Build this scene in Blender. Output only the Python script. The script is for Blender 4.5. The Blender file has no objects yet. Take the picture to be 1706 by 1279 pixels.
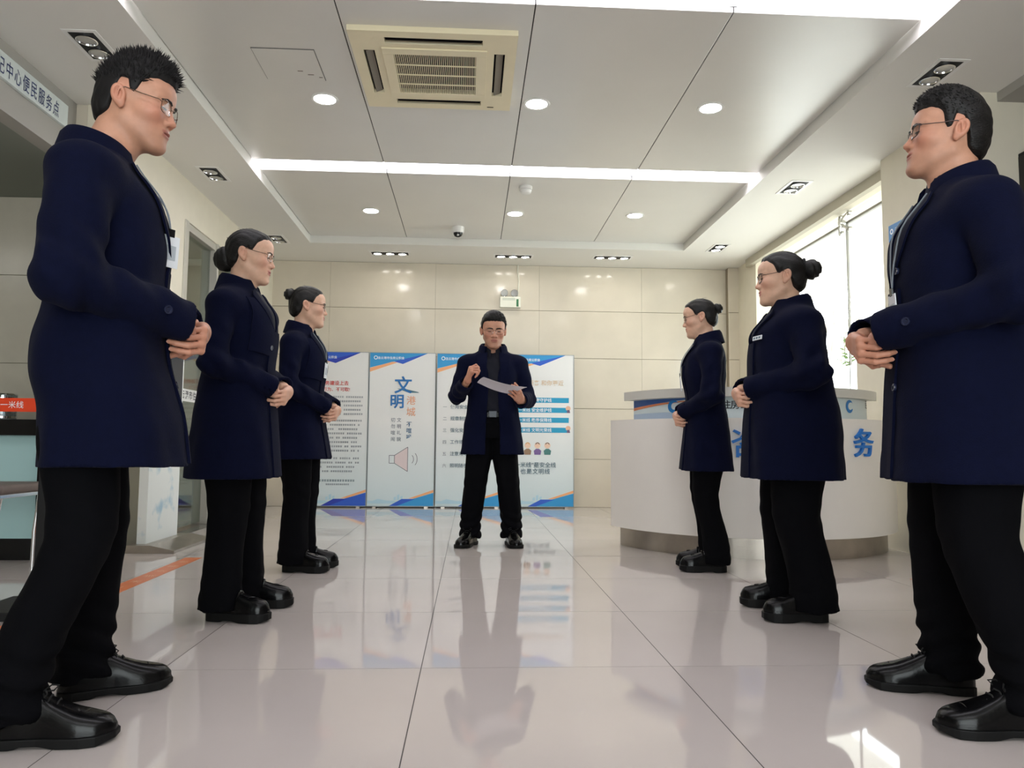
import bpy, bmesh, math, random
import numpy as np
from mathutils import Vector, Matrix

random.seed(7)
RNG = np.random.default_rng(11)
SC = bpy.context.scene
COL = SC.collection

# ------------------------------------------------------------------ camera
FPX, YAW, PITCH, ROLL, CAM_H = 1259.82, 0.0545005, 0.0801251, 0.0083156, 0.704
def _cam_axes():
    fw = Vector((math.sin(YAW)*math.cos(PITCH), math.cos(YAW)*math.cos(PITCH), math.sin(PITCH)))
    rt = Vector((math.cos(YAW), -math.sin(YAW), 0.0))
    up = rt.cross(fw)
    r2 = math.cos(ROLL)*rt + math.sin(ROLL)*up
    u2 = -math.sin(ROLL)*rt + math.cos(ROLL)*up
    return r2, u2, fw
CR, CU, CF = _cam_axes()
cam_data = bpy.data.cameras.new('camera')
cam_data.sensor_fit = 'HORIZONTAL'
cam_data.sensor_width = 36.0
cam_data.lens = FPX*36.0/1706.0
cam_data.clip_start = 0.05
cam = bpy.data.objects.new('camera', cam_data)
COL.objects.link(cam)
m3 = Matrix((CR, CU, -CF)).transposed()
cam.matrix_world = Matrix.Translation((0, 0, CAM_H)) @ m3.to_4x4()
SC.camera = cam

def pix(x, y, axis, value):
    """point where the sight line of photo pixel (x, y) meets the plane axis = value"""
    d = (x-853.0)/FPX*CR - (y-639.5)/FPX*CU + CF
    o = Vector((0, 0, CAM_H))
    t = (value-o[axis])/d[axis]
    return o + d*t

# ------------------------------------------------------------------ world, exposure
SC.view_settings.view_transform = 'Standard'
SC.view_settings.look = 'None'
SC.view_settings.gamma = 1.0
SC.view_settings.use_curve_mapping = False
SC.view_settings.exposure = 0.82
world = bpy.data.worlds.new('overcast_sky')
SC.world = world
world.use_nodes = True
bg = world.node_tree.nodes['Background']
bg.inputs['Color'].default_value = (0.93, 0.97, 1.0, 1)
bg.inputs['Strength'].default_value = 4.7
SC.cycles.max_bounces = 7
SC.cycles.diffuse_bounces = 4
SC.cycles.glossy_bounces = 4
SC.cycles.transmission_bounces = 4
SC.cycles.transparent_max_bounces = 8
SC.cycles.sample_clamp_indirect = 6.0
SC.cycles.caustics_reflective = False
SC.cycles.caustics_refractive = False

def portal(name, loc, rot, sx, sy):
    l = bpy.data.lights.new(name, 'AREA'); l.shape = 'RECTANGLE'; l.size = sx; l.size_y = sy
    l.cycles.is_portal = True
    o = bpy.data.objects.new(name, l); COL.objects.link(o); o.location = loc; o.rotation_euler = rot
    return o

# ------------------------------------------------------------------ helpers
def srgb(r, g, b):
    f = lambda c: (c/255/12.92) if c/255 <= 0.04045 else ((c/255+0.055)/1.055)**2.4
    return (f(r), f(g), f(b), 1.0)

MATS = {}
def mat(name, color, rough=0.5, metal=0.0, spec=0.5, var=0.0, vscale=8.0, bump=0.0, bscale=40.0, bstretch=(1, 1, 1),
        emit=None, estr=0.0, coat=0.0, sheen=0.0, alpha=1.0, trans=0.0, ior=1.45):
    if name in MATS: return MATS[name]
    m = bpy.data.materials.new(name); m.use_nodes = True
    nt = m.node_tree; p = nt.nodes['Principled BSDF']
    col = tuple(color[:3])+(1.0,)
    p.inputs['Base Color'].default_value = col
    p.inputs['Roughness'].default_value = rough
    p.inputs['Metallic'].default_value = metal
    p.inputs['Specular IOR Level'].default_value = spec
    p.inputs['IOR'].default_value = ior
    p.inputs['Coat Weight'].default_value = coat
    p.inputs['Coat Roughness'].default_value = 0.05
    p.inputs['Sheen Weight'].default_value = sheen
    p.inputs['Transmission Weight'].default_value = trans
    p.inputs['Alpha'].default_value = alpha
    if emit:
        p.inputs['Emission Color'].default_value = tuple(emit[:3])+(1.0,)
        p.inputs['Emission Strength'].default_value = estr
    if var > 0 or bump > 0:
        tc = nt.nodes.new('ShaderNodeTexCoord')
    if var > 0:
        n = nt.nodes.new('ShaderNodeTexNoise'); n.inputs['Scale'].default_value = vscale; n.inputs['Detail'].default_value = 4
        nt.links.new(tc.outputs['Object'], n.inputs['Vector'])
        r = nt.nodes.new('ShaderNodeValToRGB')
        lo = tuple(max(0, c*(1-var)) for c in col[:3])+(1,); hi = tuple(min(1, c*(1+var)) for c in col[:3])+(1,)
        r.color_ramp.elements[0].position = 0.3; r.color_ramp.elements[0].color = lo
        r.color_ramp.elements[1].position = 0.7; r.color_ramp.elements[1].color = hi
        nt.links.new(n.outputs['Fac'], r.inputs['Fac']); nt.links.new(r.outputs['Color'], p.inputs['Base Color'])
    if bump > 0:
        mp = nt.nodes.new('ShaderNodeMapping'); mp.inputs['Scale'].default_value = bstretch
        nt.links.new(tc.outputs['Object'], mp.inputs['Vector'])
        n2 = nt.nodes.new('ShaderNodeTexNoise'); n2.inputs['Scale'].default_value = bscale; n2.inputs['Detail'].default_value = 3
        nt.links.new(mp.outputs['Vector'], n2.inputs['Vector'])
        b = nt.nodes.new('ShaderNodeBump'); b.inputs['Strength'].default_value = bump; b.inputs['Distance'].default_value = 0.004
        nt.links.new(n2.outputs['Fac'], b.inputs['Height']); nt.links.new(b.outputs['Normal'], p.inputs['Normal'])
    MATS[name] = m
    return m

def clear_glass(name, tint=(1, 1, 1), refl=0.08):
    """thin pane: transparent with a Fresnel reflection"""
    if name in MATS: return MATS[name]
    m = bpy.data.materials.new(name); m.use_nodes = True
    nt = m.node_tree
    for n in list(nt.nodes):
        if n.type != 'OUTPUT_MATERIAL': nt.nodes.remove(n)
    out = [n for n in nt.nodes][0]
    t = nt.nodes.new('ShaderNodeBsdfTransparent'); t.inputs['Color'].default_value = tuple(tint)+(1,)
    g = nt.nodes.new('ShaderNodeBsdfGlossy'); g.inputs['Roughness'].default_value = 0.03
    lw = nt.nodes.new('ShaderNodeLayerWeight'); lw.inputs['Blend'].default_value = 0.5
    pw = nt.nodes.new('ShaderNodeMath'); pw.operation = 'POWER'; pw.inputs[1].default_value = 4.0
    ml = nt.nodes.new('ShaderNodeMath'); ml.operation = 'MULTIPLY_ADD'; ml.inputs[1].default_value = 0.6; ml.inputs[2].default_value = refl*0.5
    mx = nt.nodes.new('ShaderNodeMixShader')
    nt.links.new(lw.outputs['Facing'], pw.inputs[0]); nt.links.new(pw.outputs[0], ml.inputs[0])
    nt.links.new(ml.outputs[0], mx.inputs[0]); nt.links.new(t.outputs[0], mx.inputs[1]); nt.links.new(g.outputs[0], mx.inputs[2])
    nt.links.new(mx.outputs[0], out.inputs['Surface'])
    MATS[name] = m
    return m

def mesh_of(name, verts, faces, material=None, smooth=False, sharp=None):
    me = bpy.data.meshes.new(name)
    me.from_pydata([tuple(v) for v in verts], [], [tuple(f) for f in faces])
    if material: me.materials.append(material)
    if smooth:
        me.polygons.foreach_set('use_smooth', [True]*len(me.polygons))
        if sharp: me.set_sharp_from_angle(angle=math.radians(sharp))
    me.update()
    return me

def link(name, me, parent=None, loc=None, rot=None):
    o = bpy.data.objects.new(name, me)
    COL.objects.link(o)
    if parent: o.parent = parent
    if loc is not None: o.location = loc
    if rot is not None: o.rotation_euler = rot
    return o

def mk(name, verts, faces, material, parent=None, smooth=False, sharp=None, loc=None, rot=None):
    return link(name, mesh_of(name, verts, faces, material, smooth, sharp), parent, loc, rot)

def empty(name, loc=(0, 0, 0), rz=0.0):
    o = bpy.data.objects.new(name, None); COL.objects.link(o)
    o.empty_display_size = 0.1; o.location = loc; o.rotation_euler = (0, 0, rz)
    return o

def tag(o, label, cat=None, group=None, kind=None):
    o['label'] = label
    if cat: o['category'] = cat
    if group: o['group'] = group
    if kind: o['kind'] = kind
    return o

def struct(o, label=None):
    o['kind'] = 'structure'
    if label: o['label'] = label
    return o

class MB:
    """collects simple shapes into one mesh"""
    def __init__(s): s.v = []; s.f = []
    def add(s, v, f):
        n = len(s.v); s.v += [tuple(p) for p in v]; s.f += [tuple(i+n for i in q) for q in f]; return s
    def box(s, lo, hi):
        x0, y0, z0 = lo; x1, y1, z1 = hi
        return s.add([(x0,y0,z0),(x1,y0,z0),(x1,y1,z0),(x0,y1,z0),(x0,y0,z1),(x1,y0,z1),(x1,y1,z1),(x0,y1,z1)],
                     [(0,3,2,1),(4,5,6,7),(0,1,5,4),(1,2,6,5),(2,3,7,6),(3,0,4,7)])
    def cyl(s, a, b, ra, rb=None, n=16, caps=True):
        rb = ra if rb is None else rb
        a = Vector(a); b = Vector(b); d = (b-a).normalized()
        u = d.orthogonal().normalized(); w = d.cross(u)
        vs = []
        for c, r in ((a, ra), (b, rb)):
            for i in range(n):
                t = 2*math.pi*i/n; vs.append(c + u*(r*math.cos(t)) + w*(r*math.sin(t)))
        fs = [(i, (i+1) % n, n+(i+1) % n, n+i) for i in range(n)]
        if caps: fs += [tuple(range(n))[::-1], tuple(range(n, 2*n))]
        return s.add(vs, fs)
    def tube(s, pts, r, n=8, closed=False):
        pts = [Vector(p) for p in pts]; m = len(pts)
        vs = []; prev = None
        for i, p in enumerate(pts):
            if closed: d = pts[(i+1) % m]-pts[i-1]
            else: d = pts[min(i+1, m-1)]-pts[max(i-1, 0)]
            d.normalize()
            u = d.orthogonal().normalized() if prev is None else (prev-d*prev.dot(d)).normalized()
            prev = u; w = d.cross(u)
            rr = r[i] if isinstance(r, (list, tuple)) else r
            for k in range(n):
                t = 2*math.pi*k/n; vs.append(p+u*(rr*math.cos(t))+w*(rr*math.sin(t)))
        fs = []
        for i in range(m if closed else m-1):
            j = (i+1) % m
            for k in range(n):
                k2 = (k+1) % n; fs.append((i*n+k, i*n+k2, j*n+k2, j*n+k))
        if not closed: fs += [tuple(range(n))[::-1], tuple(range((m-1)*n, m*n))]
        return s.add(vs, fs)
    def lathe(s, prof, n=24, c=(0, 0, 0)):
        vs = []; m = len(prof)
        for i in range(n):
            t = 2*math.pi*i/n
            for r, z in prof: vs.append((c[0]+r*math.cos(t), c[1]+r*math.sin(t), c[2]+z))
        fs = []
        for i in range(n):
            j = (i+1) % n
            for k in range(m-1): fs.append((i*m+k, j*m+k, j*m+k+1, i*m+k+1))
        return s.add(vs, fs)
    def ell(s, c, r, n=16, m=10):
        vs = []
        for j in range(m+1):
            ph = math.pi*j/m
            for i in range(n):
                t = 2*math.pi*i/n
                vs.append((c[0]+r[0]*math.sin(ph)*math.cos(t), c[1]+r[1]*math.sin(ph)*math.sin(t), c[2]+r[2]*math.cos(ph)))
        fs = []
        for j in range(m):
            for i in range(n):
                i2 = (i+1) % n; fs.append((j*n+i, (j+1)*n+i, (j+1)*n+i2, j*n+i2))
        return s.add(vs, fs)
    def prism(s, poly, axis, lo, hi):
        """poly: 2D points in the two other axes, extruded along axis from lo to hi"""
        n = len(poly)
        def P(q, h):
            q = list(q); q.insert(axis, h); return tuple(q)
        vs = [P(q, lo) for q in poly]+[P(q, hi) for q in poly]
        fs = [tuple(range(n)), tuple(range(n, 2*n))[::-1]]+[(i, n+i, n+(i+1) % n, (i+1) % n) for i in range(n)]
        return s.add(vs, fs)
    def mesh(s, name, material, smooth=False, sharp=40, bevel=0.0, seg=2):
        me = mesh_of(name, s.v, s.f, material)
        bm = bmesh.new(); bm.from_mesh(me)
        bmesh.ops.recalc_face_normals(bm, faces=bm.faces)
        if bevel > 0:
            es = [e for e in bm.edges if len(e.link_faces) == 2 and e.calc_face_angle(0) > 0.6]
            bmesh.ops.bevel(bm, geom=es, offset=bevel, segments=seg, affect='EDGES', profile=0.6)
        bm.to_mesh(me); bm.free()
        if smooth:
            me.polygons.foreach_set('use_smooth', [True]*len(me.polygons)); me.set_sharp_from_angle(angle=math.radians(sharp))
        return me
    def build(s, name, material, parent=None, smooth=False, sharp=40, bevel=0.0, loc=None, rot=None, seg=2):
        return link(name, s.mesh(name, material, smooth, sharp, bevel, seg), parent, loc, rot)

def text(name, body, size, material, parent, M, bold=0.0, extrude=0.0, align='LEFT', spacing=1.0):
    """flat or raised lettering as a mesh; M maps text x/y/z to the parent's space"""
    c = bpy.data.curves.new(name, 'FONT'); c.body = body; c.size = size; c.offset = bold; c.extrude = extrude
    c.align_x = align; c.space_character = spacing; c.resolution_u = 3
    o = bpy.data.objects.new(name, c); COL.objects.link(o)
    me = bpy.data.meshes.new_from_object(o.evaluated_get(bpy.context.evaluated_depsgraph_get()))
    bpy.data.objects.remove(o); bpy.data.curves.remove(c)
    me.transform(M); me.name = name
    me.materials.clear(); me.materials.append(material)
    return link(name, me, parent)

def frame_xz(x, y, z):      # text drawn in the X-Z plane, facing -Y
    return Matrix.Translation((x, y, z)) @ Matrix.Rotation(math.pi/2, 4, 'X')

def copy_tree(o, parent=None):
    c = o.copy(); COL.objects.link(c); c.parent = parent
    for ch in o.children: copy_tree(ch, c)
    return c

# ------------------------------------------------------------------ setting: materials
K = 1.0241                      # soffit height follows from the far wall's distance
ZS = CAM_H + (2.735-CAM_H)*K    # soffit
ZC = CAM_H + (2.81-CAM_H)*K     # underside of the metal ceiling panels
YF = 8.65                       # far wall
XL, XR = -2.27, 3.10            # left and right walls

M_grout = mat('floor_grout', srgb(70, 66, 64), 0.8)
M_tile = mat('polished_porcelain', srgb(198, 189, 184), 0.035, var=0.03, vscale=1.6, spec=0.62, ior=1.52)
M_soffit = mat('soffit_paint', srgb(230, 228, 221), 0.85)
M_fascia = mat('fascia_paint', srgb(222, 218, 208), 0.6)
M_panel = mat('ceiling_panel_metal', srgb(222, 220, 214), 0.30, metal=0.1, spec=0.8, var=0.02, vscale=2)
M_stone = mat('cream_stone', srgb(210, 201, 184), 0.12, var=0.04, vscale=3.0, spec=0.5)
M_stone_joint = mat('stone_joint', srgb(150, 140, 120), 0.8)
M_wallpaint = mat('wall_paint', srgb(224, 217, 198), 0.7, var=0.02)
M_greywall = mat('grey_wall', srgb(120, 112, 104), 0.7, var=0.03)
M_bulk = mat('bulkhead_paint', srgb(168, 165, 158), 0.6)
M_white = mat('white_plastic', srgb(235, 234, 230), 0.35)
M_black = mat('black_gloss', srgb(16, 16, 18), 0.25)
M_blackmatt = mat('black_matt', srgb(14, 14, 15), 0.6)
M_chrome = mat('chrome', (0.75, 0.75, 0.76), 0.12, metal=1.0)
M_steel = mat('brushed_steel', srgb(172, 164, 154), 0.3, metal=0.9, var=0.12, vscale=6, bump=0.15, bscale=30, bstretch=(1, 1, 12))
M_glass = clear_glass('window_glass', (0.97, 0.99, 0.98))
M_gglass = clear_glass('door_glass', (0.80, 0.86, 0.82), 0.15)
M_led = mat('cove_light', (1, 1, 1), 0.5, emit=(0.93, 0.90, 1.0), estr=4.0)
M_lamp = mat('downlight_diffuser', (1, 1, 1), 0.5, emit=(1.0, 0.98, 0.94), estr=55.0)
M_spoton = mat('spot_lamp_lit', (1, 1, 1), 0.3, emit=(1.0, 0.95, 0.86), estr=28.0)
M_spotoff = mat('spot_reflector', (0.55, 0.55, 0.54), 0.28, metal=0.6)

# ------------------------------------------------------------------ floor of separate tiles
floor = struct(MB().box((-6.6, -3.2, -0.08), (4.7, 9.7, -0.0006)).build('floor', M_grout), 'polished pale porcelain tile floor')
tile_me = MB().box((-0.3985, -0.3985, -0.02), (0.3985, 0.3985, 0.0)).mesh('tile', M_tile)
for i in range(-8, 6):
    for j in range(-7, 9):
        link('tile', tile_me, floor, (-0.1453+0.8*i+0.4, 2.4583+0.8*j+0.4, 0))

# ------------------------------------------------------------------ ceiling: painted soffits around a recess of metal panels
OX0, OX1, OY1 = -1.65*K, 2.2*K, 7.65*K
cm = MB()
cm.box((-6.6, -3.2, ZS), (OX0, 9.7, ZS+0.34))
cm.box((OX1, -3.2, ZS), (4.7, 9.7, ZS+0.34))
cm.box((OX0, OY1, ZS), (OX1, 9.7, ZS+0.34))
cm.box((OX0, -3.2, ZS+0.30), (OX1, OY1, ZS+0.34))
ceiling = struct(cm.build('ceiling', M_soffit), 'cream soffit around a recessed ceiling of grey metal panels')
seams = [OX0+0.004, -0.675*K, 0.288*K, 1.255*K, OX1-0.004]
rows = [(-2.9, -1.35), (-1.08, 0.98), (1.24, 3.26), (3.462*K, 5.58*K), (5.80*K, OY1-0.003)]
for y0, y1 in rows:
    for a, b in zip(seams[:-1], seams[1:]):
        MB().box((a+0.003, y0, ZC), (b-0.003, y1, ZC+0.028)).build('ceiling_panel', M_panel, ceiling, bevel=0.002)
M_seam_back = mat('seam_backing', srgb(38, 37, 35), 0.8)  # dark backing added over the seams so strip light does not leak through
for y0, y1 in rows:
    for a in seams[1:-1]:
        MB().box((a-0.02, y0+0.001, ZC+0.006), (a+0.02, y1-0.001, ZC+0.034)).build('seam_backing', M_seam_back, ceiling)
# light strips in the slots between the rows of panels
for n, ((_, ya), (yb, _2)) in enumerate(zip(rows[:-1], rows[1:])):
    t = MB().box((OX0+0.01, ya-0.05, ZC+0.07), (OX1-0.01, yb+0.22, ZC+0.085)).build('light_strip', M_led)
    tag(t, ['long white light strip in the ceiling slot behind the camera', 'long white light strip in the ceiling slot above the camera',
            'long white light strip at the top edge of the photo', 'long white light strip across the ceiling behind the air conditioner'][n], 'light')

# ------------------------------------------------------------------ far wall of stone slabs
wall_far = struct(MB().box((XL-0.5, YF, 0), (XR+0.3, YF+0.15, ZS)).build('wall_far', M_stone_joint), 'cream stone wall at the far end')
zr = [0.0, 0.545, 1.125, 1.705, 2.255, ZS]
xs = [XL-0.5, -1.62, -0.42, 0.78, 1.98, 2.985]
for a, b in zip(zr[:-1], zr[1:]):
    for c, d in zip(xs[:-1], xs[1:]):
        MB().box((c+0.0008, YF-0.012, a+0.002), (d-0.0008, YF+0.01, b-0.003)).build('stone_slab', M_stone, wall_far, bevel=0.0015)
# shallow pier in the right hand corner
pier = struct(MB().box((2.985, YF-0.10, 0), (XR+0.1, YF+0.1, ZS)).build('trim_1', M_stone_joint), 'cream stone pier in the far corner')
for a, b in zip(zr[:-1], zr[1:]):
    MB().box((2.98, YF-0.112, a+0.002), (XR+0.1, YF-0.09, b-0.003)).build('stone_slab', M_stone, pier, bevel=0.0015)

# ------------------------------------------------------------------ left wall with glazed opening; alcove nearer the camera
YA = 4.575*K                     # where the alcove ends
wl = MB()
wl.box((XL-0.12, YA-0.012, 0), (XL, 5.98, ZS))
wl.box((XL-0.12, 7.55, 0), (XL, YF, ZS))
wl.box((XL-0.12, 5.98, 2.46), (XL, 7.55, ZS))
wall_left = struct(wl.build('wall_left', M_wallpaint), 'cream left wall with a glazed opening')
base = struct(MB().box((XL-0.001, 7.56, 0), (XL+0.012, YF, 0.1)).build('baseboard_left', M_steel), 'brown metal skirting of the left wall')
# room seen through the opening
wb = struct(MB().box((-6.6, 9.0, 0), (XL-0.12, 9.12, ZS)).build('wall_side_room', M_wallpaint), 'pale wall of the room behind the glass door')
MB().box((-6.6, 8.985, 0), (XL-0.12, 9.0, 0.09)).build('skirting', mat('brown_skirting', srgb(120, 104, 92), 0.5), wb)
# alcove: bulkhead, low ceiling, back wall of slabs
XB = -2.40*K
bulk = struct(MB().box((XB-0.10, -3.2, 2.42), (XB, YA, ZS)).build('wall_bulkhead', M_bulk), 'grey bulkhead above the service alcove')
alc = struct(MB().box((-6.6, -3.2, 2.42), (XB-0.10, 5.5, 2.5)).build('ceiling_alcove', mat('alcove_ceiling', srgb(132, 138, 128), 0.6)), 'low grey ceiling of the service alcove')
wa = struct(MB().box((-6.6, 5.42, 0), (XB, 5.55, ZS)).build('wall_alcove', M_stone_joint), 'stone clad back wall of the service alcove')
for a, b in zip([0, 0.62, 1.24, 1.86, 2.42], [0.62, 1.24, 1.86, 2.42, 2.43]):
    if b-a < 0.1: continue
    for c, d in ((-6.6, -5.4), (-5.4, -4.2), (-4.2, -3.0), (-3.0, XB)):
        MB().box((c+0.001, 5.405, a+0.002), (d-0.001, 5.43, b-0.002)).build('stone_slab', mat('grey_stone', srgb(196, 190, 174), 0.25, var=0.04), wa, bevel=0.0015)
wp = struct(MB().box((XB-0.02, YA, 0), (XL-0.121, YA+0.14, ZS)).build('trim_2', M_stone_joint), 'stone clad end of the left wall')
for a, b in zip([0, 0.55, 1.12, 1.70, 2.25], [0.55, 1.12, 1.70, 2.25, ZS]):
    MB().box((XB-0.02, YA-0.012, a+0.002), (XL-0.121, YA+0.01, b-0.002)).build('stone_slab', M_stone, wp, bevel=0.0015)
wo = struct(MB().box((-6.75, -3.2, 0), (-6.6, 9.7, ZS)).build('wall_outer_left', M_wallpaint), 'outer wall of the service alcove')

# glazed opening in the left wall
door = empty('door_1', (XL-0.06, 6.76, 0)); struct(door, 'glass door in a pale metal frame in the left wall')
fr = mat('door_frame_metal', srgb(200, 197, 186), 0.35, metal=0.3)
for y0, y1 in ((-0.78, -0.70), (-0.02, 0.02), (0.71, 0.79)):
    MB().box((-0.07, y0, 0), (0.07, y1, 2.46)).build('frame_post', fr, door, bevel=0.003)
MB().box((-0.05, -0.78, 2.40), (0.05, 0.79, 2.46)).build('frame_head', fr, door, bevel=0.003)
for y0, y1 in ((-0.70, -0.02), (0.02, 0.71)):
    MB().box((-0.006, y0, 0.02), (0.006, y1, 2.40)).build('glass_pane', M_gglass, door)
strip = MB().box((0.008, -0.70, 1.035), (0.011, 0.71, 1.135)).build('glass_sticker', mat('sticker_white', srgb(225, 225, 222), 0.5), door)
text('lettering', '连云港市住房公积金管理中心', 0.075, mat('ink_dark', srgb(40, 42, 50), 0.6), strip,
     Matrix.Translation((0.0125, -0.66, 1.06)) @ Matrix.Rotation(math.pi/2, 4, 'Z') @ Matrix.Rotation(math.pi/2, 4, 'X'), bold=0.0008, spacing=1.25)
thr = struct(MB().box((XL-0.11, 5.98, -0.01), (XL+0.10, 7.55, 0.0015)).build('trim_3', mat('dark_threshold', srgb(104, 98, 92), 0.12, var=0.05)), 'dark grey stone threshold of the glass door')

# ------------------------------------------------------------------ right wall: window, column, dim wall nearer the camera
WY0, WY1, WZ0 = 5.20, 8.0, 0.95
wr = MB()
wr.box((XR, WY1, 0), (XR+0.2, YF+0.1, ZS))
wr.box((XR, WY0, 0), (XR+0.2, WY1, WZ0))
wr.box((XR, WY0, 2.73), (XR+0.2, WY1, ZS))
wall_right = struct(wr.build('wall_right', M_wallpaint), 'cream right wall around the bright window')
lint = struct(MB().box((2.985*K-0.01, 5.1, 2.70), (XR+0.001, 8.16, ZS)).build('trim_4', mat('lintel_paint', srgb(196, 190, 172), 0.7)), 'cream box lintel over the window')
win = empty('window_1', (XR+0.12, 6.6, WZ0)); struct(win, 'bright frameless glass window on the right')
zj = 2.63
def wpane(y0, y1, z0, z1):
    MB().box((-0.006, y0-6.6+0.004, z0-WZ0+0.004), (0.006, y1-6.6-0.004, z1-WZ0-0.004)).build('glass_pane', M_glass, win)
wpane(WY0, 6.22, WZ0, zj); wpane(6.22, WY1, WZ0, zj); wpane(WY0, 6.22, zj, 2.73); wpane(6.22, WY1, zj, 2.73)
M_sil = mat('silicone_joint', srgb(150, 148, 140), 0.5)
MB().box((-0.012, WY0-6.6, zj-WZ0-0.011), (0.012, WY1-6.6, zj-WZ0+0.011)).build('joint', M_sil, win)
MB().box((-0.009, 6.22-6.6-0.006, 0), (0.009, 6.22-6.6+0.006, zj-WZ0)).build('joint', M_sil, win)
sp = MB()
for dy, dz in ((0.07, 0.07), (-0.07, 0.07), (0.07, -0.07), (-0.07, -0.07)):
    a = Vector((-0.05, 6.22-6.6, zj-WZ0)); b = Vector((-0.03, 6.22-6.6+dy, zj-WZ0+dz))
    sp.tube([a, (a+b)/2+Vector((-0.012, 0, 0)), b], 0.010, 8).cyl(b, b+Vector((0.03, 0, 0)), 0.022, n=12)
sp.cyl((-0.07, 6.22-6.6, zj-WZ0), (-0.02, 6.22-6.6, zj-WZ0), 0.025)
sp.build('spider_fitting', mat('spider_steel', (0.6, 0.6, 0.58), 0.3, metal=1.0), win, smooth=True)
XC = 2.885*K
colm = struct(MB().box((XC, 4.12, 0), (XR+0.25, WY0, ZS)).build('wall_right_pier', M_wallpaint), 'cream pier beside the window')
low = struct(MB().box((XC, WY0, 0), (XR, 5.62, 1.40)).build('trim_5', M_wallpaint), 'low cream wall under the window beside the pier')
nearw = MB().box((3.22, -3.2, 0), (3.35, 4.12, ZS))
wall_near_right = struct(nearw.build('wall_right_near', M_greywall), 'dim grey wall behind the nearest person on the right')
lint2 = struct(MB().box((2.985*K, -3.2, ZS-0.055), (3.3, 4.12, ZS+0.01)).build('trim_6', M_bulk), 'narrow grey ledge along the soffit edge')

# wall behind the camera with glazed entrance
we = MB()
we.box((-6.6, -3.35, 0), (-1.6, -3.2, ZS)); we.box((2.2, -3.35, 0), (4.7, -3.2, ZS)); we.box((-1.6, -3.35, 2.5), (2.2, -3.2, ZS+0.3))
struct(we.build('wall_near', M_wallpaint), 'wall behind the camera around the entrance')
ent = empty('door_2', (0.3, -3.27, 0)); struct(ent, 'glass entrance behind the camera')
for x in (-1.9, -0.97, -0.03, 0.91, 1.85):
    MB().box((x-0.03, -0.05, 0), (x+0.03, 0.05, 2.5)).build('frame_post', fr, ent)
for x in (-1.9, -0.97, -0.03, 0.91):
    MB().box((x+0.03, -0.006, 0.02), (x+0.90, 0.006, 2.48)).build('glass_pane', M_glass, ent)
ground = struct(MB().box((4.7, -8, -0.12), (26, 40, -0.02)).build('ground_outside', mat('outdoor_paving', srgb(206, 204, 198), 0.9, var=0.05)), 'pale paving outside the window')
tp = pix(1376, 640, 0, 7.4)
tree = empty('bare_tree', (7.4, tp.y, -0.02))
rt = random.Random(5); br = MB(); segs = []
def grow(p, d, l, r, k):
    q = p+d*l
    if k == 0: segs.append((p, q, r))
    else: br.tube([p, (p+q)/2+Vector((rt.uniform(-.04, .04), rt.uniform(-.04, .04), 0)), q], [r, r*.85, r*.7], 5)
    if k >= 4: return
    for _ in range(3 if k < 3 else 2):
        nd = (d+Vector((rt.uniform(-.55, .55), rt.uniform(-.55, .55), rt.uniform(-.05, .45)))).normalized(); grow(q, nd, l*rt.uniform(.55, .8), r*.58, k+1)
grow(Vector((0, 0, 0)), Vector((0, 0, 1)), 1.5, .07, 0)
p_, q_, r_ = segs[0]
M_bark = mat('bare_bark', srgb(150, 142, 130), 0.9, var=0.1)
MB().tube([p_, (p_+q_)/2, q_], [.09, .075, .06], 10).build('trunk', M_bark, tree, smooth=True)
bo = br.build('branches', M_bark, tree, smooth=True); bo['kind'] = 'stuff'
tag(tree, 'leafless pale tree faintly visible through the bright window', 'tree')
portal('window_portal', (XR+0.25, 6.6, 1.84), (0, math.pi/2, 0), 1.8, 2.8)
portal('entrance_portal', (0.3, -3.4, 1.25), (math.pi/2, 0, 0), 3.8, 2.5)

# unseen flat lamps added to brighten the side room and the alcove
M_flat = mat('added_lamp_glow', (1, 1, 1), 0.5, emit=(1.0, 0.97, 0.92), estr=6.0)
for nm, x, y, z, l in (('side room', -4.2, 7.4, ZS, 'added square flat lamp that brightens the room behind the glass door'), ('alcove', -4.4, 3.4, 2.42, 'added unseen square flat lamp that brightens the service alcove')):
    r_ = empty('added_lamp', (x, y, z))
    MB().box((-0.31, -0.31, -0.02), (0.31, 0.31, 0.0)).build('casing', M_white, r_); MB().box((-0.29, -0.29, -0.022), (0.29, 0.29, -0.018)).build('diffuser', M_flat, r_)
    tag(r_, l, 'light')

# ------------------------------------------------------------------ ceiling fittings
def downlight(x, y, label):
    r = empty('downlight', (x, y, ZC))
    MB().lathe([(0.066, 0.004), (0.068, -0.004), (0.082, -0.005), (0.086, 0.0), (0.086, 0.004)], 32).build('trim_ring', M_white, r, smooth=True)
    MB().lathe([(0.0005, -0.002), (0.066, -0.002), (0.066, 0.004), (0.0005, 0.004)], 32).build('diffuser', M_lamp, r)
    tag(r, label, 'light', 'round downlights in the ceiling panels')
for x, y, l in ((-0.918, 4.547, 'lit round downlight beside the air conditioner, left one of the nearer three'),
                (0.385, 4.518, 'lit round downlight just right of the air conditioner'),
                (1.474, 4.497, 'lit round downlight nearest the nearest person on the right'),
                (-0.926, 6.779, 'lit round downlight in the rear row on the left'),
                (0.383, 6.761, 'lit round downlight in the rear row near the smoke detector'),
                (1.485, 6.726, 'lit round downlight in the rear row on the right')):
    downlight(x*K, y*K, l)

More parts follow.
